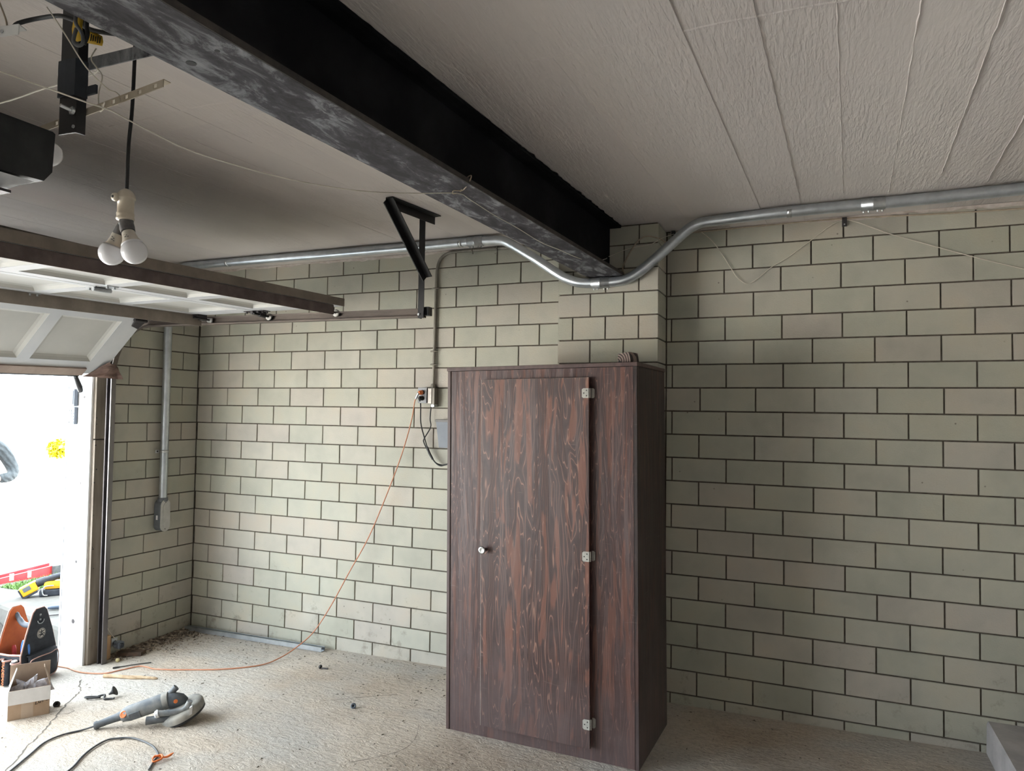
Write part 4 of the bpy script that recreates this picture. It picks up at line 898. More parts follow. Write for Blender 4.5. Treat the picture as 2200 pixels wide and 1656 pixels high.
def knit_material():
    m, n, l, b = newmat('grey_knit'); geo = N(n, 'ShaderNodeNewGeometry')
    t = N(n, 'ShaderNodeTexNoise', Scale=26.0, Detail=5.0); l.new(geo.outputs['Position'], t.inputs['Vector']); r = ramp(n, [(0.3, (0.030,0.037,0.040)), (0.7, (0.052,0.060,0.064))]); l.new(t.outputs['Fac'], r.inputs['Fac']); l.new(r.outputs['Color'], b.inputs['Base Color'])
    w = N(n, 'ShaderNodeTexWave', Scale=9.0, Distortion=5.0, Detail=2.0); w.bands_direction = 'DIAGONAL'; l.new(geo.outputs['Position'], w.inputs['Vector'])
    bp = N(n, 'ShaderNodeBump', Strength=0.6, Distance=0.02); l.new(w.outputs['Fac'], bp.inputs['Height']); l.new(bp.outputs['Normal'], b.inputs['Normal']); b.inputs['Roughness'].default_value = 0.9; return m
vl = [(PP(0,0,0.90),0.165,0.13),(PP(0,0,1.10),0.155,0.125),(PP(0,0,1.28),0.165,0.12),(PP(0,-0.01,1.42),0.145,0.10),(PP(0,0.0,1.495),0.075,0.07)]; el = [(i,i+1) for i in range(4)]
for s in (1,-1):
    a_ = arm(s,1.32)[:6]; b0 = len(vl); vl += a_; el += [(3,b0)]+[(b0+i,b0+i+1) for i in range(5)]
skin_obj('knit_top', vl, el, knit_material(), pe, 0)
vl = [(PP(0,0,0.96),0.155,0.115)]; el = []
for s in (1,-1):
    b0 = len(vl); vl += [(PP(0.095*s,0,0.86),0.10,0.10),(PP(0.11*s,0.015,0.50),0.075,0.075),(PP(0.12*s,0.0,0.09),0.062,0.062)]; el += [(0,b0),(b0,b0+1),(b0+1,b0+2)]
skin_obj('trousers', vl, el, simple('dark_denim', (0.03,0.04,0.06),(0.05,0.06,0.09), rough=0.85, scale=30), pe, 0)
for s in (1,-1):
    MB().tube([PP(0.122*s,-0.045,0.050),PP(0.124*s,0.0,0.052),PP(0.127*s,0.08,0.045),PP(0.130*s,0.155,0.034),PP(0.131*s,0.19,0.030)], [0.040,0.050,0.047,0.042,0.024], 12).build('shoe', M['rubber'], pe)
hm = MB(); rows_ = []
for i in range(9):
    th = math.pi*(0.02+0.56*i/8); row = []
    for j in range(17):
        ph = 2*math.pi*j/16; front = math.cos(ph) > 0.35
        tt = th*(0.62 if front else 1.0); d_ = fw*math.cos(ph)*0.108*math.sin(tt)+lf*math.sin(ph)*0.090*math.sin(tt)+upv*0.125*math.cos(tt); row.append(pc+fw*0.02+upv*1.685*0.925+d_)
    rows_.append(row)
hm.sheet(rows_, True, 0.004); hm.build('hair', simple('brown_hair', (0.05,0.03,0.02),(0.09,0.055,0.035), rough=0.7, scale=40), pe)
for s in (1,-1):
    MB().lathe([(0.0,-0.010),(0.008,-0.007),(0.011,0.0),(0.008,0.007),(0.0,0.010)], PP(0.032*s,0.115,1.685), fw, 10).build('eye', M['bulb_white'], pe)
    MB().tube([PP(0.085*s,0.02,1.70),PP(0.092*s,0.01,1.675),PP(0.086*s,0.02,1.645)], [0.010,0.013,0.009], 8).build('ear', M['skin'], pe)
MB().tube([PP(0,0.118,1.695),PP(0,0.140,1.655),PP(0,0.120,1.645)], [0.009,0.014,0.010], 8).build('nose', M['skin'], pe)
MB().tube([PP(0.024,0.112,1.612),PP(0,0.120,1.610),PP(-0.024,0.112,1.612)], [0.004,0.006,0.004], 8).build('mouth', simple('lips', (0.40,0.17,0.14),(0.45,0.2,0.16), rough=0.5), pe)

# ------------------------------------------------------------------ keypad, safety sensor and wire by the jamb
kp = thing('door_keypad', 'grey flip-cover door keypad mounted on the white jamb reveal', 'keypad', (-0.16,-0.90,1.67))
M['kp_grey'] = simple('keypad_grey', (0.125,0.145,0.18), (0.16,0.18,0.22), rough=0.45, scale=20)
kb_ = MB().bbox((-0.205,-0.918,1.548),(-0.135,-0.8935,1.665),0.006).build('keypad_body', M['kp_grey'], kp)
kc = MB().bbox((-0.208,-0.925,1.672),(-0.132,-0.897,1.790),0.008); kc.build('flip_cover', M['kp_grey'], kp)
MB().bbox((-0.198,-0.927,1.685),(-0.142,-0.9245,1.778),0.001).build('cover_recess', simple('keypad_dark', (0.07,0.085,0.11),(0.09,0.105,0.13), rough=0.5), kp)
for r in range(5):
    for c in range(2 if r == 4 else 3): MB().bbox((-0.198+0.020*c,-0.921,1.556+0.020*r),(-0.184+0.020*c,-0.9175,1.570+0.020*r),0.002).build('key', M['pale'], kb_)
wb = tag(MB().bbox((0.024,-0.790,-0.058),(0.058,-0.733,0.106),0.004).build('timber_block', M['raw_wood']), 'raw pine block at the foot of the door track', 'wood block')
se = thing('safety_sensor', 'small blue-grey door safety sensor on a bracket by the track', 'sensor', (0.09,-0.71,0.02))
MB().bbox((0.059,-0.735,0.028),(0.066,-0.69,0.080),0.002).build('bracket', M['galv_dull'], se)
MB().bbox((0.066,-0.722,0.012),(0.118,-0.675,0.058),0.008).build('sensor_body', M['kp_grey'], se)
MB().lathe([(0.016,0),(0.017,0.006),(0.012,0.008)], (0.118,-0.70,0.035), (1,0,0), 14).build('lens', M['saw_black'], se)
MB().lathe([(0.010,0),(0.012,0.012),(0.006,0.016)], (0.09,-0.722,0.035), (0,-1,0), 8).build('wing_nut', M['bluegrey'], se)
vw = [(0.024,-0.779,1.85),(0.024,-0.764,1.587),(0.026,-0.738,1.473),(0.024,-0.774,1.298),(0.026,-0.751,1.072),(0.026,-0.739,0.943),(0.024,-0.773,0.629),(0.026,-0.743,0.465),(0.024,-0.758,0.31),(0.026,-0.745,0.164),(0.07,-0.70,0.06)]
tag(MB().tube(cr(vw,6), 0.0022, 6).build('sensor_wire', M['wire_white']), 'thin cream wire stapled down the jamb to the sensor', 'wire')

# ------------------------------------------------------------------ pendant lamp with two bulbs on a Y adapter
lp = thing('pendant_lamp', 'bare pendant lamp: cream socket with two white bulbs on a black cable', 'lamp', (2.922,-2.965,2.2))
IR = Vector((0.92,0.392,0.0)); TC = Vector((0.39,-0.92,0.0)); UZ = Vector((0,0,1)); LC = Vector((2.9185,-2.9640,2.1817))
def LP(dx, dz, dt=0.0): return LC + IR*dx + UZ*dz + TC*dt
MB().tube(cr([LP(-0.001,0.035), LP(0.000,0.15), LP(0.006,0.25), LP(0.008,0.42), LP(0.006,0.572)],6), 0.0046, 10).build('cable', M['rubber'], lp)
MB().lathe([(0.004,0.040),(0.008,0.038),(0.014,0.034),(0.020,0.026),(0.0225,0.016),(0.0225,0.013),(0.0195,0.012),(0.0190,-0.020),(0.0205,-0.023),(0.0205,-0.027),(0.0195,-0.029),(0.0205,-0.033),(0.0215,-0.037),(0.019,-0.040),(0.010,-0.040)], LP(-0.002,0,0), UZ, 24).build('socket', M['cream'], lp)
sb = MB().lathe([(0.009,-0.004),(0.011,0.006),(0.009,0.012),(0.005,0.013)], LP(-0.016,0.014,0.012), (TC-IR*0.5), 12).build('switch_knob', M['cream'], lp)
MB().lathe([(0.0035,0),(0.003,0.002)], LP(-0.016,0.014,0.012)+(TC-IR*0.5).normalized()*0.0132, (TC-IR*0.5), 8).build('knob_hole', M['rubber'], sb)
M['adapter'] = simple('dusty_dark_adapter', (0.075,0.073,0.075), (0.150,0.142,0.135), rough=0.6, scale=35)
def limb(a, b_, r0, r1): return MB().tube([a, a+(b_-a)*0.5, b_], [r0, (r0+r1)/2, r1], 16)
j0 = LP(0.001,-0.040,0.0)
ad_ = MB().lathe([(0.0165,0.004),(0.0165,-0.006),(0.0175,-0.007),(0.0175,-0.011),(0.015,-0.013)], j0, UZ, 20)
ra_, rb2 = LP(0.013,-0.072,0.012), LP(-0.020,-0.074,-0.006)
ad_.tube([LP(0.003,-0.050,0.003), LP(0.008,-0.061,0.008), ra_], [0.0165,0.0175,0.0165], 18).tube([LP(-0.004,-0.046,-0.002), LP(-0.012,-0.060,-0.004), rb2], [0.012,0.0145,0.0150], 18)
ad_.build('y_adapter', M['adapter'], lp)
def bulb(base, cen, name='bulb'):
    ax = (cen-base).normalized(); L = (cen-base).length; R = 0.0305
    m = MB(); m.lathe([(0.0145,0.0),(0.0155,0.002),(0.0165,0.012),(0.0195,0.024),(0.0255,0.036)], base, ax, 24)
    nk = m.build('bulb_base', M['bulb_neck'], lp)
    prof = [(0.0255,0.036)]; c0 = L+0.006
    for k in range(13):
        a = math.radians(-38 + 128*k/12); prof.append((R*math.cos(a) if k < 12 else 0.0005, c0+R*math.sin(a)))
    MB().lathe(prof, base, ax, 28).build('bulb_globe', M['bulb_white'], lp)
    sd = TC.cross(ax).normalized()
    for (h, s, w) in ((0.010,-0.25,0.10),(0.013,0.10,0.08),(0.017,-0.05,0.13),(0.019,0.25,0.07)):     # tiny printed marks
        r = 0.0168+0.0006*0+(h-0.012)*0.38+0.0006; p = base+ax*h+(TC.normalized()*math.cos(s)+sd*math.sin(s))*r
        t_ = (sd*math.cos(s)-TC.normalized()*math.sin(s)); m2 = MB(); m2.obox(p, t_*w*0.02, ax*0.0011, (TC.normalized()*math.cos(s)+sd*math.sin(s))*0.0003); m2.build('printed_mark', M['adapter'], nk)
bulb(ra_-UZ*0.001, LP(0.0335,-0.118,0.022)); bulb(rb2-UZ*0.001, LP(-0.0335,-0.116,-0.004))

# ------------------------------------------------------------------ door opener on its hangers beside the beam
M['opener_black'] = simple('black_opener_case', (0.008,0.009,0.010), (0.040,0.042,0.042), rough=0.5, scale=9, lo=0.5, hi=0.85)
op = thing('door_opener', 'black garage door opener motor unit hanging under the ceiling', 'door opener', (2.70,-3.27,2.25))
pol = [(-3.112,2.314),(-3.118,2.3175),(-3.42,2.3175),(-3.425,2.312),(-3.425,2.205),(-3.412,2.188),(-3.135,2.196),(-3.116,2.222)]
MB().prism([(y,z) for y, z in pol], (2.50,0,0), (0,1,0), (0,0,1), (0.362,0,0)).build('motor_case', M['opener_black'], op)
m = MB(); rws = []
for i in range(9):
    y = -3.405+0.255*i/8; s = math.sin(math.pi*i/8)**0.6; rws.append([(2.855,y,2.190),(2.85,y,2.190-0.026*s),(2.80,y,2.188-0.034*s),(2.60,y,2.188-0.034*s),(2.52,y,2.19)])
m.sheet(rws, True); m.build('light_lens', simple('lens_grey', (0.55,0.57,0.62),(0.66,0.68,0.72), rough=0.25, scale=20, coat=0.5), op)
MB().box((2.80,-3.30,2.150),(2.852,-3.20,2.156)).build('lens_latch', M['dark_steel'], op)
MB().lathe([(0.0,0.0),(0.020,0.003),(0.030,0.014),(0.032,0.026),(0.028,0.036),(0.027,0.040)], (2.685,-2.985,2.318), (0.1,-1,0.25), 20).build('side_lamp', M['bulb_white'], op)
MB().prism([(0,0),(0.03,0),(0.03,0.003),(0.003,0.003),(0.003,0.03),(0,0.03)], (2.50,-3.28,2.335), (0,1,0), (0,0,-1), (-2.3,0.0,-0.04)).build('drive_rail', M['dark_steel'], op)
for x in (2.56, 2.82): MB().box((x,-3.40,2.3165),(x+0.025,-3.14,2.319)).build('mount_strip', M['galv_dull'], op)

hp_ = thing('opener_post', 'black taped angle-iron post hanging from the ceiling beside the opener', 'post', (2.954,-3.127,2.755))
m = MB(); m.prism([(0,0),(-0.052,-0.004),(-0.052,-0.0005),(-0.003,0.004),(0.000,0.021),(0.0035,0.021)], (2.954,-3.1275,2.3), (1,0,0), (0,1,0), (0,0,0.4548)); m.build('angle_iron', M['black_steel'], hp_)
m = MB(); rws = []
for k in range(9):
    z = 2.385+0.085*k/8; e = 0.0018*noise.noise(Vector((k*1.3,0,0)))
    rws.append([(2.899-e,-3.136,z),(2.925,-3.1365,z),(2.955+e,-3.134,z),(2.960+e,-3.106,z)])
m.sheet(rws, False, 0.004); m.build('tape_wrap', M['saw_black'], hp_, 'black tape wound round the post')
MB().obox((2.968,-3.103,2.405), (0.012,0.004,0.003), (0,0.003,0), (0,0,0.010)).build('tape_tail', M['saw_black'], hp_)
MB().tube([(2.951,-3.129,2.347),(2.944,-3.158,2.352)], 0.0042, 8).lathe([(0.0095,0),(0.0095,0.006)], (2.950,-3.131,2.3475), (-0.2,-1,0.1), 6).build('bolt', M['bright_zinc'], hp_)
MB().lathe([(0.0042,0),(0.0042,0.002)], (2.952,-3.131,2.312), (0,-1,0), 8).build('bolt_hole', M['galv_dull'], hp_)

pb = thing('perforated_bar', 'beige perforated angle bar bolted behind the black post', 'bar', (3.0,-3.11,2.36))
M['perf'] = simple('old_zinc_bar', (0.38,0.32,0.24), (0.50,0.44,0.35), rough=0.55, metal=0.2, scale=12)
BA = Vector((2.765,-3.090,2.345)); BB = Vector((3.215,-3.117,2.3735)); bd = (BB-BA).normalized()
# front leg built as strips round its holes, top leg plain
m = MB(); hx_ = [0.075,0.135,0.245,0.285,0.33,0.375,0.425]; W = 0.017; L_ = (BB-BA).length; prev = 0.0; vz = Vector((0,0,1)); nn = Vector((0,1,0))
for h_ in hx_:
    a, c = h_-0.0055, h_+0.0055
    m.obox(BA+bd*((prev+a)/2), bd*((a-prev)/2), vz*W*0.5, nn*0.001)
    m.obox(BA+bd*h_+vz*W*0.38, bd*0.0055, vz*W*0.12, nn*0.001); m.obox(BA+bd*h_-vz*W*0.37, bd*0.0055, vz*W*0.13, nn*0.001); prev = c
m.obox(BA+bd*((prev+L_)/2), bd*((L_-prev)/2), vz*W*0.5, nn*0.001); m.obox(BA+bd*(L_/2)+vz*W*0.5+nn*0.009, bd*(L_/2), nn*0.009, vz*0.001)
m.build('perforated_angle', M['perf'], pb)

ba = thing('support_angle', 'grey-black angle iron bridging from the post to the beam flange', 'bar', (3.05,-3.09,2.49))
angle(MB(), (2.90,-3.075,2.505), (3.19,-3.075,2.50), (0,0,-1), (0,1,0), 0.030, 0.003).build('angle_iron', M['beam_flange'], ba)
wa = thing('white_hanger_strap', 'white perforated hanger strap at the top left above the opener', 'strap', (2.93,-3.27,2.47))
m = MB(); A_ = Vector((2.76,-3.345,2.432)); B2 = Vector((2.975,-3.256,2.468)); d_ = (B2-A_); dn = d_.normalized(); sd_ = Vector((-dn.y,dn.x,0)).normalized()
m.prism([(0,0),(0.024,0),(0.024,-0.022),(0.0222,-0.022),(0.0222,-0.0018),(0,-0.0018)], A_, -sd_, UZ, d_); m.build('strap', M['pale'], wa)
for s in (0.55, 0.85): MB().lathe([(0.004,0),(0.004,0.0006)], A_+d_*s-sd_*0.0245+UZ*-0.011, -sd_, 10).build('slot', M['galv_dull'], wa)
MB().lathe([(0.0045,0),(0.0045,0.0008)], A_+d_*0.72-sd_*0.012, UZ, 8).build('rivet', M['dark_steel'], wa)
tag(MB().tube(cr([(2.74,-3.345,2.47),(2.837,-3.228,2.506),(2.8755,-3.2125,2.5253),(2.9137,-3.1967,2.5362),(2.9761,-3.1916,2.5322),(2.9996,-3.1814,2.5264),(3.0137,-3.1751,2.5194),(3.05,-3.16,2.50),(3.12,-3.13,2.49)],6), 0.0050, 8).build('black_cable', M['rubber']), 'thick black cable arching from the white strap to the post', 'cable')
tag(MB().tube(cr([(2.80,-3.225,2.62),(2.8279,-3.2119,2.5461),(2.8308,-3.2099,2.52)],5), 0.002, 6).build('brown_wire', M['wire_brown']), 'thin brown wire hanging in the top left corner', 'wire')
yc = thing('warning_tag', 'yellow printed warning tag on a coil of grey cable beside the beam', 'tag', (3.05,-3.18,2.49))
M['tag_yellow'] = simple('yellow_tag', (0.60,0.37,0.02),(0.68,0.44,0.03), rough=0.45, scale=20)
m = MB(); m.sheet([[(3.0377,-3.1968,2.520),(3.056,-3.189,2.518)],[(3.0331,-3.1982,2.4881),(3.0535,-3.190,2.4904)],[(3.034,-3.197,2.4681),(3.0553,-3.1884,2.4704)],[(3.043,-3.193,2.4602),(3.053,-3.189,2.463)]], True, 0.0006); m.build('tag_fold', M['tag_yellow'], yc)
m = MB(); m.sheet([[(3.0372,-3.1645,2.5045),(3.0654,-3.1518,2.4885)],[(3.0372,-3.1638,2.4881),(3.0672,-3.1505,2.4763)],[(3.0324,-3.1653,2.4737),(3.0653,-3.151,2.4671)]], True, 0.0006); m.build('tag_sheet', M['tag_yellow'], yc)
for k in range(5):
    f_ = 0.2+0.15*k; c_ = Vector((3.0372,-3.1645,2.487))*(1-f_)+Vector((3.0672,-3.1515,2.477))*f_; MB().obox(c_, (0.0011,0.0005,0), (0.0003,-0.0006,0), (0.0008,0,0.0075-0.001*(k%3))).build('printed_line', M['rubber'], yc)
MB().tube(cr([(3.0596,-3.2087,2.51),(3.0596,-3.2087,2.4895),(3.0714,-3.2028,2.4679),(3.0732,-3.2012,2.4482),(3.0641,-3.2049,2.4421),(3.055,-3.2092,2.4518),(3.058,-3.206,2.48)],6), 0.0038, 8).build('cable_loop', M['grey_plastic'], yc)
MB().tube(cr([(3.0711,-3.1929,2.51),(3.0711,-3.1929,2.4902),(3.0729,-3.1914,2.4703),(3.0656,-3.1937,2.4503)],6), 0.0045, 8).build('cable_loop', M['rubber'], yc)

# ------------------------------------------------------------------ thin bell wires
tag(MB().tube(cr([(3.019,-3.245,2.514),(3.025,-3.224,2.489),(3.031,-3.201,2.459),(3.04,-3.168,2.416),(3.051,-3.126,2.386),(3.063,-3.112,2.380),(3.055,-3.085,2.372)],6), 0.0016, 6).build('bell_wire', M['wire_white']), 'cream wire running from the beam down past the black post', 'wire')
tag(MB().tube(cr([(2.84,-3.315,2.405),(2.9216,-3.2741,2.3797),(2.9759,-3.2502,2.3599),(3.0346,-3.2243,2.3382),(3.072,-3.196,2.325),(3.055,-3.12,2.338),(3.030,-3.05,2.345),(3.020,-2.98,2.345),(3.034,-2.891,2.333),(3.072,-2.772,2.328),(3.114,-2.641,2.33),(3.161,-2.495,2.342),(3.214,-2.33,2.367),(3.273,-2.145,2.41),(3.329,-1.971,2.4545),(3.333,-1.879,2.457),(3.331,-1.668,2.457),(3.341,-1.451,2.457),(3.345,-1.169,2.457),(3.376,-1.016,2.455),(3.400,-0.789,2.460),(3.43,-0.595,2.480),(3.42,-0.33,2.548),(3.40,-0.262,2.572),(3.424,-0.25,2.580),(3.502,-0.245,2.608),(3.558,-0.243,2.621),(3.63,-0.243,2.626),(3.671,-0.243,2.637),(3.712,-0.20,2.672),(3.745,-0.02,2.735)],5), 0.0017, 6).build('bell_wire', M['wire_white']), 'long cream wire sagging from the opener across to the beam and pilaster', 'wire')
tag(MB().tube(cr([(3.329,-1.971,2.456),(3.32,-1.99,2.449),(3.335,-2.01,2.452),(3.36,-1.99,2.457),(3.405,-2.03,2.470),(3.412,-2.03,2.490),(3.39,-2.02,2.486),(3.345,-1.98,2.4565)],6), 0.0022, 6).build('wire_knot', M['wire_brown']), 'twisted wire knot tied round the beam flange edge', 'wire')
tag(MB().tube(cr([(3.50,-0.245,2.470),(3.496,-0.245,2.519),(3.545,-0.243,2.609),(3.587,-0.243,2.661),(3.638,-0.243,2.678),(3.700,-0.22,2.662),(3.735,-0.10,2.655),(3.745,-0.012,2.70)],6), 0.0042, 6).build('grey_cable', M['wire_brown']), 'beige cable looping up the pilaster face from the beam end', 'cable')
tag(MB().tube(cr([(3.745,-0.011,2.742),(3.869,-0.011,2.742),(3.919,-0.011,2.717),(3.98,-0.011,2.65),(4.059,-0.011,2.52),(4.098,-0.011,2.457),(4.149,-0.011,2.418),(4.2,-0.011,2.437),(4.275,-0.011,2.499),(4.368,-0.011,2.553),(4.483,-0.011,2.636),(4.567,-0.011,2.70),(4.643,-0.012,2.734),(4.706,-0.011,2.72),(4.819,-0.011,2.665),(4.93,-0.011,2.615),(5.445,-0.011,2.418),(5.9,-0.011,2.30)],6), 0.0021, 6).build('bell_wire', M['wire_white']), 'thin cream wire drooping in a loop over the right-hand wall', 'wire')
tag(MB().tube(cr([(3.74,-0.012,2.737),(3.88,-0.012,2.736),(4.263,-0.012,2.741),(4.654,-0.012,2.742),(5.058,-0.012,2.726),(5.439,-0.012,2.716),(6.2,-0.012,2.70)],6), 0.0042, 6).build('flat_cable', M['wire_brown']), 'beige cable running along the top of the right-hand wall', 'cable')
cl = thing('wire_clip', 'small dark metal clip nailed high on the right-hand wall', 'clip', (4.652,-0.01,2.736))
MB().bbox((4.640,-0.020,2.700),(4.664,-0.001,2.748),0.002).build('clip_body', M['dark_steel'], cl)
MB().lathe([(0.0045,0),(0.003,0.003)], (4.652,-0.020,2.709), (0,-1,0), 8).build('screw', M['galv_dull'], cl)
tag(MB().bbox((3.728,-0.030,2.722),(3.75,-0.001,2.752),0.003).lathe([(0.006,0),(0.004,0.006)], (3.739,-0.030,2.737), (0,-1,0), 8).build('wire_clip', M['rubber']), 'small black clip in the corner beside the pilaster top', 'clip')
tag(MB().tube(cr([(2.455,-2.997,2.50),(2.54,-3.001,2.50),(2.65,-3.011,2.50),(2.715,-3.012,2.50),(2.86,-3.02,2.50),(2.93,-3.06,2.49)],6), 0.0022, 6).build('white_cable', M['wire_white']), 'white cable coming in from the left edge behind the post', 'cable')
tag(MB().tube(cr([(2.955,-3.085,2.515),(2.945,-3.09,2.49),(2.965,-3.09,2.465),(2.985,-3.09,2.44),(2.978,-3.092,2.40),(2.985,-3.095,2.365),(3.00,-3.10,2.352),(3.03,-3.115,2.362)],6), 0.0016, 6).build('tie_wire', M['wire_white']), 'pale tie wire twisted below the yellow tag', 'wire')

# ------------------------------------------------------------------ steel channel on the floor against the wall
stc = thing('strut_channel', 'galvanised steel strut channel lying on the floor along the back wall', 'channel', (0.7,-0.06,-0.03))
a0 = Vector((0.03,-0.088,floorz(0.03,-0.08)+0.001)); a1 = Vector((1.325,-0.088,floorz(1.325,-0.08)+0.001))
MB().prism([(0,0),(0.041,0),(0.041,0.030),(0.031,0.030),(0.031,0.023),(0.0335,0.023),(0.0335,0.0275),(0.0385,0.0275),(0.0385,0.0025),(0.0025,0.0025),(0.0025,0.0275),(0.0075,0.0275),(0.0075,0.023),(0.010,0.023),(0.010,0.030),(0,0.030)], a0, (0,1,0), (0,0,1), a1-a0).build('channel', M['galv'], stc)

# ------------------------------------------------------------------ angle grinder with dust shroud and its cord
gt = thing('angle_grinder', 'dusty grey angle grinder with dust shroud lying on the floor', 'power tool', (1.2,-1.4,-0.026))
M['gr_body'] = simple('dusty_grinder_body', (0.120,0.135,0.150), (0.270,0.270,0.255), rough=0.65, scale=14, lo=0.38, hi=0.68)
M['gr_dark'] = simple('dark_grinder_grip', (0.070,0.082,0.095), (0.130,0.138,0.145), rough=0.6, scale=18)
M['gr_dust'] = simple('dust_caked_shroud', (0.200,0.200,0.190), (0.400,0.380,0.335), rough=0.85, scale=10, lo=0.35, hi=0.62)
gx = Vector((0.779,0.627,0.0102)).normalized(); gy = Vector((-0.627,0.779,0)); G0 = Vector((1.0009,-1.5437,floorz(1.0,-1.54)))
GT = Matrix(((gx.x,gy.x,0,G0.x),(gx.y,gy.y,0,G0.y),(gx.z,0,1,G0.z),(0,0,0,1)))
def gm(): m = MB(); m.T = GT; return m
m = gm(); m.tube([(-0.005,0,0.019),(0.006,0,0.021),(0.014,0,0.023),(0.05,0,0.035),(0.10,0,0.050),(0.128,0,0.060)], [0.019,0.021,0.018,0.0185,0.021,0.026], 16); m.build('rear_grip', M['gr_dark'], gt)
m = gm(); m.tube([(0.122,0,0.056),(0.135,0,0.059),(0.160,0,0.066),(0.215,0,0.081),(0.27,0,0.096),(0.325,0,0.110),(0.345,0,0.114)], [0.026,0.034,0.040,0.041,0.041,0.043,0.040], 20); mh = m.build('motor_housing', M['gr_body'], gt)
m = gm(); m.tube([(0.325,0,0.109),(0.335,0,0.112),(0.352,0,0.116)], [0.0445,0.0455,0.043], 20); m.build('gear_collar', M['gr_dust'], gt)
m = gm(); m.tube([(0.345,0,0.112),(0.375,0,0.113),(0.415,0,0.106),(0.438,0,0.094)], [0.040,0.041,0.036,0.024], 16); m.build('gear_head', M['gr_dark'], gt)
m = gm(); m.tube([(0.352,0.01,0.140),(0.368,0.012,0.158),(0.385,0.014,0.176)], [0.016,0.017,0.018], 14); m.build('auxiliary_knob', M['gr_dark'], gt)
m = gm(); m.lathe([(0.011,0),(0.010,0.004)], (0.392,-0.036,0.118), (0.2,-1,0.35), 14); m.build('lock_button', M['orange'], gt, 'orange spindle lock button')
m = gm(); m.lathe([(0.018,0),(0.018,0.003),(0.013,0.004),(0.012,0.0025)], (0.138,-0.030,0.074), (-0.3,-1,0.55), 18); m.build('dial', M['orange'], gt, 'orange ring dial on the housing')
m = gm(); m.T = GT @ Matrix.Translation((0.195,-0.039,0.066)) @ Matrix.Rotation(math.radians(-15),4,'Y') @ Matrix.Rotation(math.radians(10),4,'X'); m.bbox((-0.026,-0.004,-0.02),(0.026,0.002,0.018),0.001); m.build('rating_plate', M['gr_dark'], mh)
sn = Vector((-0.375,-0.10,0.92)).normalized()
m = gm(); m.lathe([(0.112,-0.012),(0.114,0.010),(0.108,0.024),(0.085,0.034),(0.045,0.040),(0.030,0.042)], (0.424,0.0,0.050), sn, 30); so = m.build('dust_shroud', M['gr_dust'], gt)
m = gm(); m.lathe([(0.111,-0.024),(0.110,-0.012)], (0.424,0.0,0.050), sn, 30); m.build('brush_skirt', M['rubber'], so)
m = gm(); m.T = GT; m.obox((0.478,-0.098,0.086), (0.006,0.004,0.002), (0.0,0.012,0.0), (0,0,0.020)); m.build('shroud_latch', M['pale'], so)
m = gm(); m.tube([(0.255,-0.062,0.040),(0.262,-0.062,0.040),(0.33,-0.062,0.043),(0.415,-0.055,0.050)], [0.0215,0.0205,0.020,0.021], 16); m.build('dust_port', M['gr_dark'], so)
m = gm(); m.tube(cr([(0.315,-0.078,0.078),(0.36,-0.080,0.078),(0.42,-0.080,0.080),(0.448,-0.078,0.095),(0.464,-0.076,0.118),(0.468,-0.076,0.128)],4), [0.016]*2+[0.0155]*6+[0.013]*6+[0.0145]*5+[0.015]*2, 12); m.build('side_handle', M['gr_body'], gt)
m = gm(); m.tube([(0.303,-0.078,0.074),(0.318,-0.078,0.078)], [0.019,0.019], 12).tube(cr([(0.308,-0.062,0.09),(0.300,-0.082,0.085),(0.308,-0.096,0.066)],4), 0.005, 6); m.build('handle_clamp', M['pale'], gt)
cord = [(1.645,-1.754),(1.60,-1.69),(1.565,-1.635),(1.50,-1.595),(1.442,-1.572),(1.36,-1.556),(1.28,-1.555),(1.225,-1.583),(1.19,-1.62),(1.20,-1.70),(1.24,-1.79),(1.307,-1.899),(1.34,-2.05),(1.25,-2.20),(1.13,-2.16),(1.069,-2.03),(0.985,-1.88),(0.915,-1.755),(0.915,-1.66),(0.955,-1.59),(0.995,-1.549)]
pts = [(x,y,floorz(x,y)+0.0060+(0.010 if k == len(cord)-1 else 0)) for k, (x,y) in enumerate(cord)]
MB().tube(cr(pts,6), 0.0048, 8).build('cord', M['grey_plastic'], gt, 'grey power cord looped on the floor')
tie = MB().tube(cr([(1.575,-1.68,floorz(1.57,-1.68)+0.012),(1.60,-1.65,floorz(1.6,-1.65)+0.022),(1.625,-1.665,floorz(1.6,-1.65)+0.016),(1.605,-1.70,floorz(1.6,-1.65)+0.010),(1.58,-1.665,floorz(1.6,-1.65)+0.018),(1.62,-1.64,floorz(1.6,-1.65)+0.010),(1.645,-1.615,floorz(1.65,-1.6)+0.024)],5), [0.0042]*20+[0.005]*6+[0.0065]*3+[0.003]*2, 8)
tag(tie.build('cable_tie', M['orange']), 'orange fabric tie knotted round the grinder cord', 'cable tie')

# ------------------------------------------------------------------ open cardboard box with plastic parts
M['card'] = simple('cardboard', (0.36,0.25,0.165), (0.42,0.30,0.205), rough=0.85, scale=14)
M['card_in'] = simple('cardboard_inside', (0.30,0.215,0.155), (0.35,0.255,0.185), rough=0.9, scale=12)
M['card_white'] = simple('pale_lit_card', (0.58,0.55,0.52), (0.66,0.63,0.60), rough=0.7, scale=10)  # paler card; the daylight on the door-side wall is put into this colour
cx = thing('cardboard_box', 'open cardboard box with marker writing, standing by the tool bag', 'box', (0.46,-1.55,-0.036))
F0 = Vector((0.455,-1.654,floorz(0.45,-1.6)+0.001)); e1 = Vector((0.559,0.829,0)); e2 = Vector((-0.829,0.559,0)); bw, bdp, bh = 0.190, 0.125, 0.158
def wallp(o, u, v, t=0.003): return MB().obox(o+u*0.5+v*0.5, u*0.5, v*0.5, u.cross(v).normalized()*t*0.5)
def fsheet(o, u, v, t=0.003): return wallp(o, u, v, t)
wallp(F0, e1*bw, UZ*bh).build('front_wall', M['card'], cx)
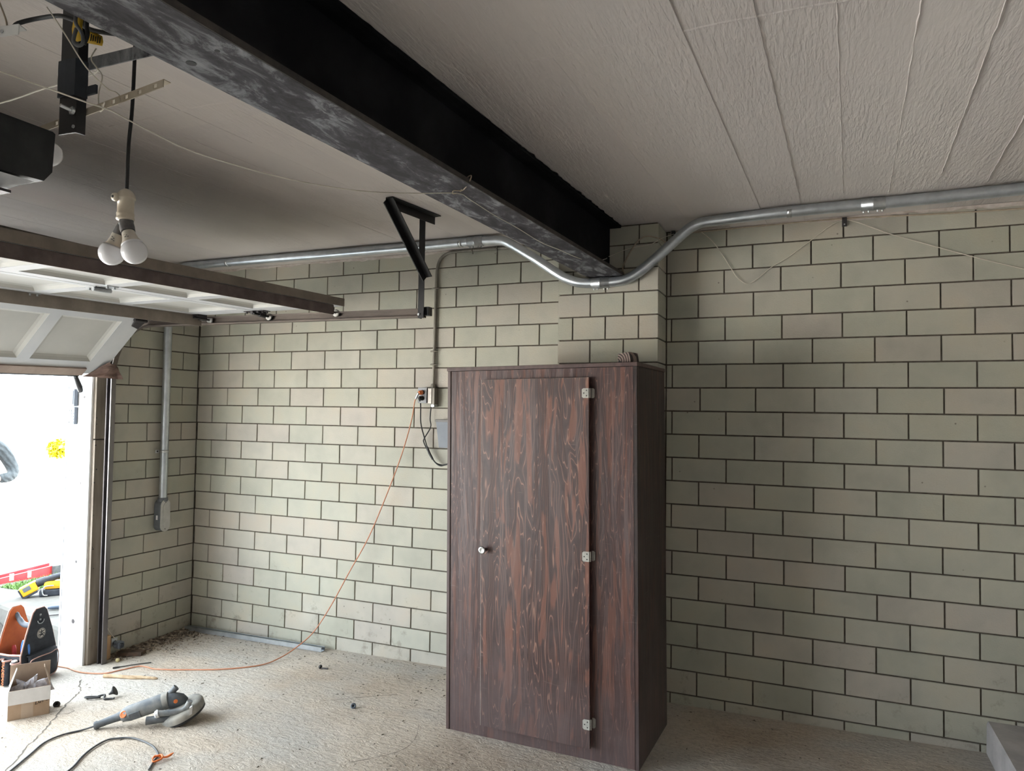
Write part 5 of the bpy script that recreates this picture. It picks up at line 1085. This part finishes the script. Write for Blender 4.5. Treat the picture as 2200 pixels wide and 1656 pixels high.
wallp(F0+e2*bdp, e1*bw, UZ*bh).build('back_wall', M['card_in'], cx)
wallp(F0, e2*bdp, UZ*bh).build('side_wall', M['card_white'], cx); wallp(F0+e1*bw, e2*bdp, UZ*bh).build('side_wall', M['card'], cx)
wallp(F0+UZ*0.002, e1*bw, e2*bdp).build('base', M['card_in'], cx)
wallp(F0+e2*bdp+UZ*bh, e1*bw, (UZ*0.100+e2*0.010)).build('rear_flap', M['card_in'], cx)
wallp(F0+UZ*bh-e2*0.003, e1*(bw+0.004), (-UZ*0.070-e2*0.016)).build('front_flap', M['card_white'], cx)
for (o, s, nm) in ((F0+UZ*bh,-1,'side_flap'),(F0+e1*bw+UZ*bh,1,'side_flap')):
    m = MB(); tip = UZ*0.092+e1*(0.030*s*-1); q = [o, o+e2*bdp, o+e2*(bdp-0.02)+tip, o+e2*0.055+tip*0.98]; k = e1*0.003
    m.add(q+[p+k for p in q], [(0,1,2,3),(7,6,5,4)]+[(i,(i+1)%4,4+(i+1)%4,4+i) for i in range(4)]); m.build(nm, M['card_white'] if s < 0 else M['card_in'], cx)
MB().obox(F0+e1*0.088+UZ*0.055-e2*0.0022, e1*0.028, UZ*0.052, e2*0.0004).build('packing_tape', simple('clear_tape', (0.42,0.32,0.24),(0.46,0.36,0.27), rough=0.3, scale=10), cx)
# marker writing "LO9-LO"
def stroke(pl2): return [F0+e1*(0.128+p[0]*0.0105)+UZ*(0.066+0.026*(p[0]/6)*0.5+p[1]*0.0105)-e2*0.0022 for p in pl2]
glyphs = [[(0,2),(-0.3,0),(0.7,0.1)], [(1.6,1.9),(1.1,1.2),(1.2,0.2),(1.8,0.1),(2.1,0.9),(1.9,1.7),(1.5,1.9)], [(3.0,1.1),(2.5,0.9),(2.4,1.6),(2.9,2.0),(3.1,1.5),(2.9,0.1)], [(3.5,0.9),(4.1,1.0)], [(4.7,2.0),(4.5,0.2),(5.2,0.2)], [(5.6,1.8),(5.4,0.9),(5.7,0.3),(6.0,0.7),(5.9,1.6)]]
m = MB()
for g in glyphs: m.tube(stroke(g), 0.0016, 5)
m.build('marker_writing', M['rubber'], cx, 'LO9-LO written in black marker')
M['clear_bag'] = simple('plastic_pouch', (0.40,0.39,0.44), (0.62,0.61,0.66), rough=0.15, scale=40, coat=0.6, detail=2)
rp_ = random.Random(12)
for k in range(5):
    c = F0+e1*(0.035+0.032*k)+e2*(0.045+0.02*(k%2))+UZ*(0.135+0.012*(k%3)); a_ = (e1*rp_.uniform(0.4,1)+UZ*rp_.uniform(-0.3,0.6)).normalized()*0.034; b__ = (UZ*0.8+e1*rp_.uniform(-0.5,0.3)).normalized()*0.040
    rws = []
    for i in range(5):
        rws.append([c+a_*(i/2-1)+b__*(j/2-1)+e2*0.012*noise.noise(Vector((i*0.9+k*3,j*0.9,k))) for j in range(5)])
    tag(MB().sheet(rws, False, 0.003).build('plastic_pouch', M['clear_bag']), 'clear plastic parts pouch %s in the cardboard box' % ('at the far left','second from the left','in the middle','second from the right','at the far right')[k], 'pouch', 'clear pouches in the cardboard box')

# ------------------------------------------------------------------ canvas tool bag
M['bag'] = simple('black_ballistic_cloth', (0.018,0.022,0.030), (0.034,0.038,0.048), rough=0.8, scale=30, bump=0.2, bscale=200)
M['bag_orange'] = simple('orange_lining', (0.50,0.095,0.018), (0.62,0.14,0.03), rough=0.8, scale=9)
M['bag_trim'] = simple('pinkish_binding', (0.34,0.20,0.17), (0.44,0.27,0.22), rough=0.8, scale=30)
M['bag_pale'] = simple('pale_print', (0.46,0.44,0.40), (0.54,0.52,0.48), rough=0.6, scale=30)
tbg = thing('tool_bag', 'black canvas tool bag with orange lining and padded handle by the door', 'tool bag', (-0.18,-1.19,-0.066))
BZ0 = floorz(-0.15,-1.2)+0.002
BO = Vector((-0.131,-1.184,BZ0)); bxv = Vector((0.978,0.208,0)); byv = Vector((-0.208,0.978,0)); BL2, BW2 = 0.095, 0.125
def BP(x, y, z): return BO+bxv*x+byv*y+UZ*z
def bagpanel(x, t):
    pol = [(-BW2,0.0),(BW2,0.0),(BW2+0.004,0.18),(0.095,0.30),(0.050,0.425),(0.030,0.445),(-0.030,0.445),(-0.050,0.425),(-0.095,0.30),(-BW2-0.004,0.18)]
    return MB().prism(pol, BP(x,0,0), byv, UZ, bxv*t), pol
for x, t, nm in ((BL2-0.012,0.012,'end_panel'),(-BL2,0.012,'end_panel')):
    mm, pol = bagpanel(x, t); ep = mm.build(nm, M['bag'], tbg)
    MB().tube([BP(x+t/2,p[0],p[1]) for p in pol[1:]+pol[:1]], 0.0055, 8).build('binding', M['bag_trim'], ep)
mi, pol = bagpanel(-BL2+0.0125, 0.002); mi.build('lining', M['bag_orange'], tbg, 'bright orange lining')
for y, s in ((-BW2,1),(BW2-0.008,1)):
    MB().obox(BP(0,y+0.004,0.092), bxv*(BL2-0.011), byv*0.004, UZ*0.092).build('side_panel', M['bag'], tbg)
MB().tube([BP(-BL2+0.01,-BW2,0.186),BP(0,-BW2-0.003,0.182),BP(BL2-0.01,-BW2,0.186)], 0.0065, 8).build('binding', M['bag_trim'], tbg)
MB().obox(BP(0,0,0.006), bxv*(BL2-0.005), byv*(BW2-0.004), UZ*0.006).build('base', M['rubber'], tbg)
MB().obox(BP(0,BW2-0.012,0.10), bxv*(BL2-0.014), byv*0.002, UZ*0.088).build('lining', M['bag_orange'], tbg)
hdl = MB().tube(cr([BP(-BL2+0.01,0,0.40),BP(-0.06,0,0.365),BP(-0.025,0,0.335),BP(0.025,0,0.335),BP(0.06,0,0.365),BP(BL2-0.01,0,0.40)],5), [0.014]*5+[0.017]*15+[0.014]*6, 12); hdl.build('handle', M['bluegrey'], tbg, 'padded blue-grey handle')
for s in (-1,1):
    for z in (0.405,0.375): MB().lathe([(0.007,0),(0.006,0.004)], BP(BL2 if s > 0 else -BL2+0.012,0.0,z), bxv, 10).build('rivet', M['galv_dull'], tbg)
MB().tube(cr([BP(BL2+0.006,0.024*math.cos(a),0.372-0.022*math.sin(a)) for a in [math.pi*k/8 for k in range(9)]],2), 0.0028, 6).build('d_ring', M['galv_dull'], tbg)
# emblem on the end panel: pale disc with a dark figure
MB().lathe([(0.032,0),(0.032,0.0012)], BP(BL2+0.0002,0.012,0.285), bxv, 24).build('emblem_disc', M['bag_pale'], tbg)
m = MB()
for P_ in ([(-0.022,-0.008),(-0.008,-0.004),(0.0,-0.012),(0.012,-0.002),(0.022,-0.006)], [(-0.018,0.012),(0.0,0.006),(0.018,0.014)], [(0.0,0.022),(0.0,-0.012)], [(-0.014,-0.018),(-0.004,-0.010)], [(0.016,-0.018),(0.006,-0.008)]):
    m.tube([BP(BL2+0.0018,0.012+p[0],0.285+p[1]) for p in P_], 0.0028, 6)
m.tube([BP(BL2+0.0015,0.012+0.0285*math.cos(a),0.285+0.0285*math.sin(a)) for a in [2*math.pi*k/24 for k in range(24)]], 0.0014, 5, closed=True); m.build('emblem_figure', M['bag'], tbg)
# large zip pocket on the end panel
m = MB(); rws = []
for i in range(7):
    z = 0.015+0.155*i/6; rws.append([BP(BL2+0.052*math.sin(math.pi*(0.12+0.76*j/8))**0.5*(0.75+0.25*math.sin(math.pi*i/6)),-0.10+0.215*j/8,z) for j in range(9)])
m.sheet(rws, True, 0.004); zp = m.build('end_pocket', M['bag'], tbg)
m = MB(); m.T = None; tops = [BP(BL2+0.052*math.sin(math.pi*(0.12+0.76*j/8))**0.5*0.75,-0.10+0.215*j/8,0.17) for j in range(9)]; m.sheet([tops,[BP(BL2,-0.10+0.215*j/8,0.178) for j in range(9)]], True, 0.003); m.build('pocket_top', M['bag'], zp)
MB().tube(cr([BP(BL2+0.030,-0.098,0.012),BP(BL2+0.034,-0.098,0.13),BP(BL2+0.050,-0.075,0.158),BP(BL2+0.056,0.03,0.160),BP(BL2+0.034,0.112,0.150),BP(BL2+0.030,0.114,0.03),BP(BL2+0.054,0.04,0.012)],6), 0.0032, 6).build('piping', M['bag_trim'], zp, 'reddish piping')
# front pockets with lettering, and tools standing in the bag
for k, (x0, x1, h) in enumerate(((-0.092,-0.034,0.150),(-0.030,0.028,0.148),(0.032,0.088,0.135))):
    m = MB(); rws = []
    for i in range(5):
        z = 0.008+h*i/4; rws.append([BP(x0+(x1-x0)*j/6,-BW2-0.004-0.030*math.sin(math.pi*j/6)**0.6,z) for j in range(7)])
    m.sheet(rws, True, 0.003); fp = m.build('front_pocket', M['bag'], tbg)
    MB().tube([BP(x0+(x1-x0)*j/6,-BW2-0.006-0.030*math.sin(math.pi*j/6)**0.6,0.008+h) for j in range(7)], 0.006, 6).build('binding', M['bag_trim'], fp)
def text_mesh(s, size, T, mat, name, parent):
    cu = bpy.data.curves.new('t', 'FONT'); cu.body = s; cu.size = size; cu.extrude = 0.0006; cu.align_x = 'CENTER'; cu.align_y = 'CENTER'
    ob_ = bpy.data.objects.new('t', cu); COL.objects.link(ob_); bpy.context.view_layer.update()
    me = bpy.data.meshes.new_from_object(ob_.evaluated_get(bpy.context.evaluated_depsgraph_get())); bpy.data.objects.remove(ob_); bpy.data.curves.remove(cu)
    off = OFF[parent.name]; me.transform(Matrix.Translation(-off) @ T); me.name = name; me.materials.clear(); me.materials.append(mat)
    o = bpy.data.objects.new(name, me); COL.objects.link(o); o.parent = parent; OFF[o.name] = off; return o
o3 = BP(-0.001,-BW2-0.0395,0.080); tx = -UZ; ty = bxv; tz = tx.cross(ty)
text_mesh('TRADESMAN', 0.026, Matrix(((tx.x,ty.x,tz.x,o3.x),(tx.y,ty.y,tz.y,o3.y),(tx.z,ty.z,tz.z,o3.z),(0,0,0,1))), M['orange'], 'lettering', tbg)
tl = [('pliers', 'pliers with blue grips standing in the tool bag', (0.015,-0.04), (0.02,0.02,0.52), simple('blue_grip', (0.03,0.14,0.48),(0.05,0.20,0.58), rough=0.45, scale=20)),
      ('pliers', 'second blue-gripped pliers nearest the bag end panel', (0.055,-0.055), (0.05,-0.06,0.50), None),
      ('screwdriver', 'red-handled screwdriver standing in the tool bag', (-0.025,-0.05), (-0.1,0.05,0.45), simple('red_grip', (0.50,0.04,0.03),(0.60,0.06,0.05), rough=0.4, scale=20))]
blue = tl[0][4]
for nm, lb, (x, y), d_, mt in tl:
    mt = mt or blue; t_ = thing(nm, lb, 'hand tool', tuple(BP(x,y,0.05))); dv = (bxv*d_[0]+byv*d_[1]+UZ*d_[2]).normalized(); q = BP(x,y,0.03)
    if nm == 'pliers':
        for s in (-1,1): MB().tube(cr([q+dv*0.09,q+dv*0.13+bxv*0.016*s,q+dv*0.18+bxv*0.020*s,q+dv*0.215+bxv*0.013*s],4), [0.006]*4+[0.0085]*8+[0.008], 8).build('grip', mt, t_)
        MB().tube([q+dv*0.0,q+dv*0.06,q+dv*0.095], [0.005,0.010,0.009], 8).build('jaw', M['dark_steel'], t_)
    else:
        MB().tube([q+dv*0.10,q+dv*0.12,q+dv*0.17,q+dv*0.185], [0.009,0.013,0.013,0.009], 10).build('handle', mt, t_)
        MB().tube([q,q+dv*0.10], 0.0035, 6).build('shaft', M['galv_dull'], t_)
cp = thing('flashlight', 'black flashlight with pale cap in the right front pocket of the tool bag', 'flashlight', tuple(BP(0.060,-BW2-0.017,0.02)))
MB().lathe([(0.012,0.0),(0.014,0.11),(0.018,0.118),(0.018,0.140)], BP(0.060,-BW2-0.017,0.014), UZ, 14).build('barrel', M['saw_black'], cp)
MB().lathe([(0.017,0.0),(0.017,0.006),(0.012,0.008)], BP(0.060,-BW2-0.017,0.154), UZ, 14).build('cap', M['pale'], cp)

# ------------------------------------------------------------------ litter on the floor
def fp_(x, y, dz=0.0): return Vector((x, y, floorz(x,y)+dz))
kc_ = thing('black_clip', 'black plastic strap clip lying on the floor behind the grinder', 'clip', tuple(fp_(0.65,-1.22)))
m = MB(); c_ = fp_(0.60,-1.265,0.008); m.tube([c_+Vector((0.028*math.cos(a)*0.7+0.02*math.cos(a),0.012*math.sin(a)+0.018*math.cos(a),0.003)) for a in [2*math.pi*k/16 for k in range(16)]], 0.005, 6, closed=True); m.build('ring', M['rubber'], kc_)
MB().tube(cr([fp_(0.62,-1.245,0.012),fp_(0.65,-1.225,0.018),fp_(0.68,-1.25,0.008),fp_(0.705,-1.235,0.007),fp_(0.73,-1.225,0.009)],4), 0.006, 6).build('tail', M['rubber'], kc_)
MB().lathe([(0.004,0),(0.012,0.020),(0.030,0.038),(0.026,0.039)], fp_(0.672,-1.215,0.020), (0.6,0.5,0.45), 10).build('cup', M['rubber'], kc_)
sk = tag(MB().tube(cr([fp_(0.335,-0.99,0.010),fp_(0.42,-0.968,0.011),fp_(0.52,-0.945,0.010),fp_(0.60,-0.918,0.010),fp_(0.69,-0.893,0.007)],4), [0.013]*4+[0.011]*4+[0.012]*4+[0.009]*4+[0.004], 7).build('broken_stick', simple('split_stick', (0.30,0.20,0.11),(0.58,0.44,0.29), rough=0.85, scale=18, stretch=(1,1,3))), 'splintered stick lying on the floor near the door track', 'stick')
for (x, y, r, lb) in ((0.506,-1.415,0.017,'black rubber grommet on the floor beside the cardboard box'),(2.095,-0.785,0.015,'dark blue-grey round plug on the floor left of the cabinet')):
    a_ = fp_(x,y,0.012); MB_ = MB().lathe([(r*0.45,-0.008),(r,-0.008),(r*1.06,0.0),(r,0.008),(r*0.45,0.008),(r*0.45,-0.008)], a_, (0.5,-0.75,0.45), 16)
    tag(MB_.build('grommet', M['rubber'] if x < 1 else M['bluegrey']), lb, 'grommet')
bf = thing('toggle_bolt', 'small dark bolt on the floor near the steel channel end', 'bolt', tuple(fp_(1.54,-0.35)))
MB().tube([fp_(1.535,-0.352,0.006),fp_(1.58,-0.345,0.006)], 0.005, 8).build('shank', M['dark_steel'], bf); MB().lathe([(0.013,0),(0.013,0.010)], fp_(1.530,-0.353,0.012), (-1,0.1,0.3), 6).build('head', M['rubber'], bf)
hk = thing('plastic_stopper', 'little black stopper on the floor behind the steel channel', 'stopper', tuple(fp_(0.86,-0.10)))
MB().lathe([(0.012,0),(0.015,0.008),(0.010,0.018),(0.004,0.020)], fp_(0.98,-0.025,0.0), UZ, 10).build('cap', M['rubber'], hk); MB().tube([fp_(0.98,-0.03,0.018),fp_(1.0,-0.035,0.024)], 0.004, 6).build('stem', M['dark_steel'], hk)
tag(MB().tube(cr([fp_(0.245,-0.86,0.006),fp_(0.30,-0.80,0.007),fp_(0.35,-0.745,0.007),fp_(0.40,-0.695,0.006)],5), [0.006]*3+[0.0035]*13, 6).build('black_zip_tie', M['rubber']), 'black strip of plastic beside the orange cord near the track', 'strip')
# board shards beside the sensor
rd = random.Random(21)
tag(MB().obox(fp_(0.13,-0.63,0.018), Vector((0.075,0.035,0)), Vector((-0.012,0.03,0)), Vector((0,0,0.012))).build('timber_offcut', simple('dark_offcut', (0.05,0.035,0.025),(0.16,0.09,0.055), rough=0.9, scale=10)), 'dark rotten board end on the floor below the sensor', 'wood block')
tag(MB().lathe([(0.0,-0.015),(0.012,-0.008),(0.015,0.0),(0.010,0.010),(0.0,0.014)], fp_(0.155,-0.755,0.012), (1,0.6,0.1), 8).build('pale_stone', simple('yellow_stone', (0.55,0.48,0.25),(0.65,0.58,0.34), rough=0.8)), 'small yellowish stone by the dark board end', 'stone')
# rubble and dirt along the foot of the left wall: nobody could count it
rub = MB()
for i in range(1500):
    t_ = rd.random(); y = -0.02-0.72*t_; x = 0.012+abs(rd.gauss(0,0.055))*(1.25-0.6*t_)+(0.10 if rd.random() < 0.15 else 0); s = rd.uniform(0.002,0.009)*(1.4 if rd.random() < 0.06 else 1)
    if rd.random() < 0.12: x += rd.uniform(0,0.30); y = rd.uniform(-0.5,-0.02); s *= 0.7
    c_ = fp_(x,y,s*0.35+max(0,0.014*(1-x/0.09))); a = rd.uniform(0,3.14); u = Vector((math.cos(a),math.sin(a),rd.uniform(-0.3,0.3)))*s*rd.uniform(1,2.4); v = Vector((-math.sin(a),math.cos(a),rd.uniform(-0.3,0.3)))*s*rd.uniform(0.5,1.1); w = Vector((rd.uniform(-0.3,0.3),0,1))*s*rd.uniform(0.3,0.6)
    rub.add([c_-u-v-w,c_+u-v-w*0.8,c_+u*0.8+v-w,c_-u+v*0.7-w,c_-u*0.6-v*0.5+w,c_+u*0.5-v*0.6+w,c_+u*0.6+v*0.5+w*0.7,c_-u*0.5+v*0.5+w], [(0,3,2,1),(4,5,6,7),(0,1,5,4),(1,2,6,5),(2,3,7,6),(3,0,4,7)])
dirt = simple('wall_foot_rubble', (0.075,0.055,0.042), (0.42,0.34,0.26), rough=0.95, scale=38, detail=3, lo=0.40, hi=0.62)
tag(rub.build('rubble_strip', dirt, floor), 'crumbled mortar and dirt along the foot of the left wall', None, kind='stuff')
# scattered grit over the slab
gri = MB()
for i in range(1700):
    x = rd.uniform(0.1,6.2); y = rd.uniform(-2.9,-0.03)
    if 2.68 < x < 3.80 and y > -0.88: continue
    if x > 5.24: continue
    if rd.random() > 0.55 and x < 2.6: y = -0.03-abs(rd.gauss(0,0.25))
    s = rd.uniform(0.0012,0.0040); c_ = fp_(x,y,s*0.4); a = rd.uniform(0,3.14); u = Vector((math.cos(a),math.sin(a),0))*s*rd.uniform(1,3); v = Vector((-math.sin(a),math.cos(a),0))*s*rd.uniform(0.5,1); w = UZ*s*0.6
    gri.add([c_-u-v-w,c_+u-v-w,c_+u+v-w,c_-u+v-w,c_-u*0.6-v*0.5+w,c_+u*0.5-v*0.6+w,c_+u*0.6+v*0.5+w,c_-u*0.5+v*0.5+w], [(4,5,6,7),(0,1,5,4),(1,2,6,5),(2,3,7,6),(3,0,4,7)])
tag(gri.build('floor_grit', simple('grit', (0.09,0.075,0.06),(0.40,0.36,0.30), rough=0.95, scale=45, detail=2), floor), 'fine grit and crumbs scattered over the floor', None, kind='stuff')
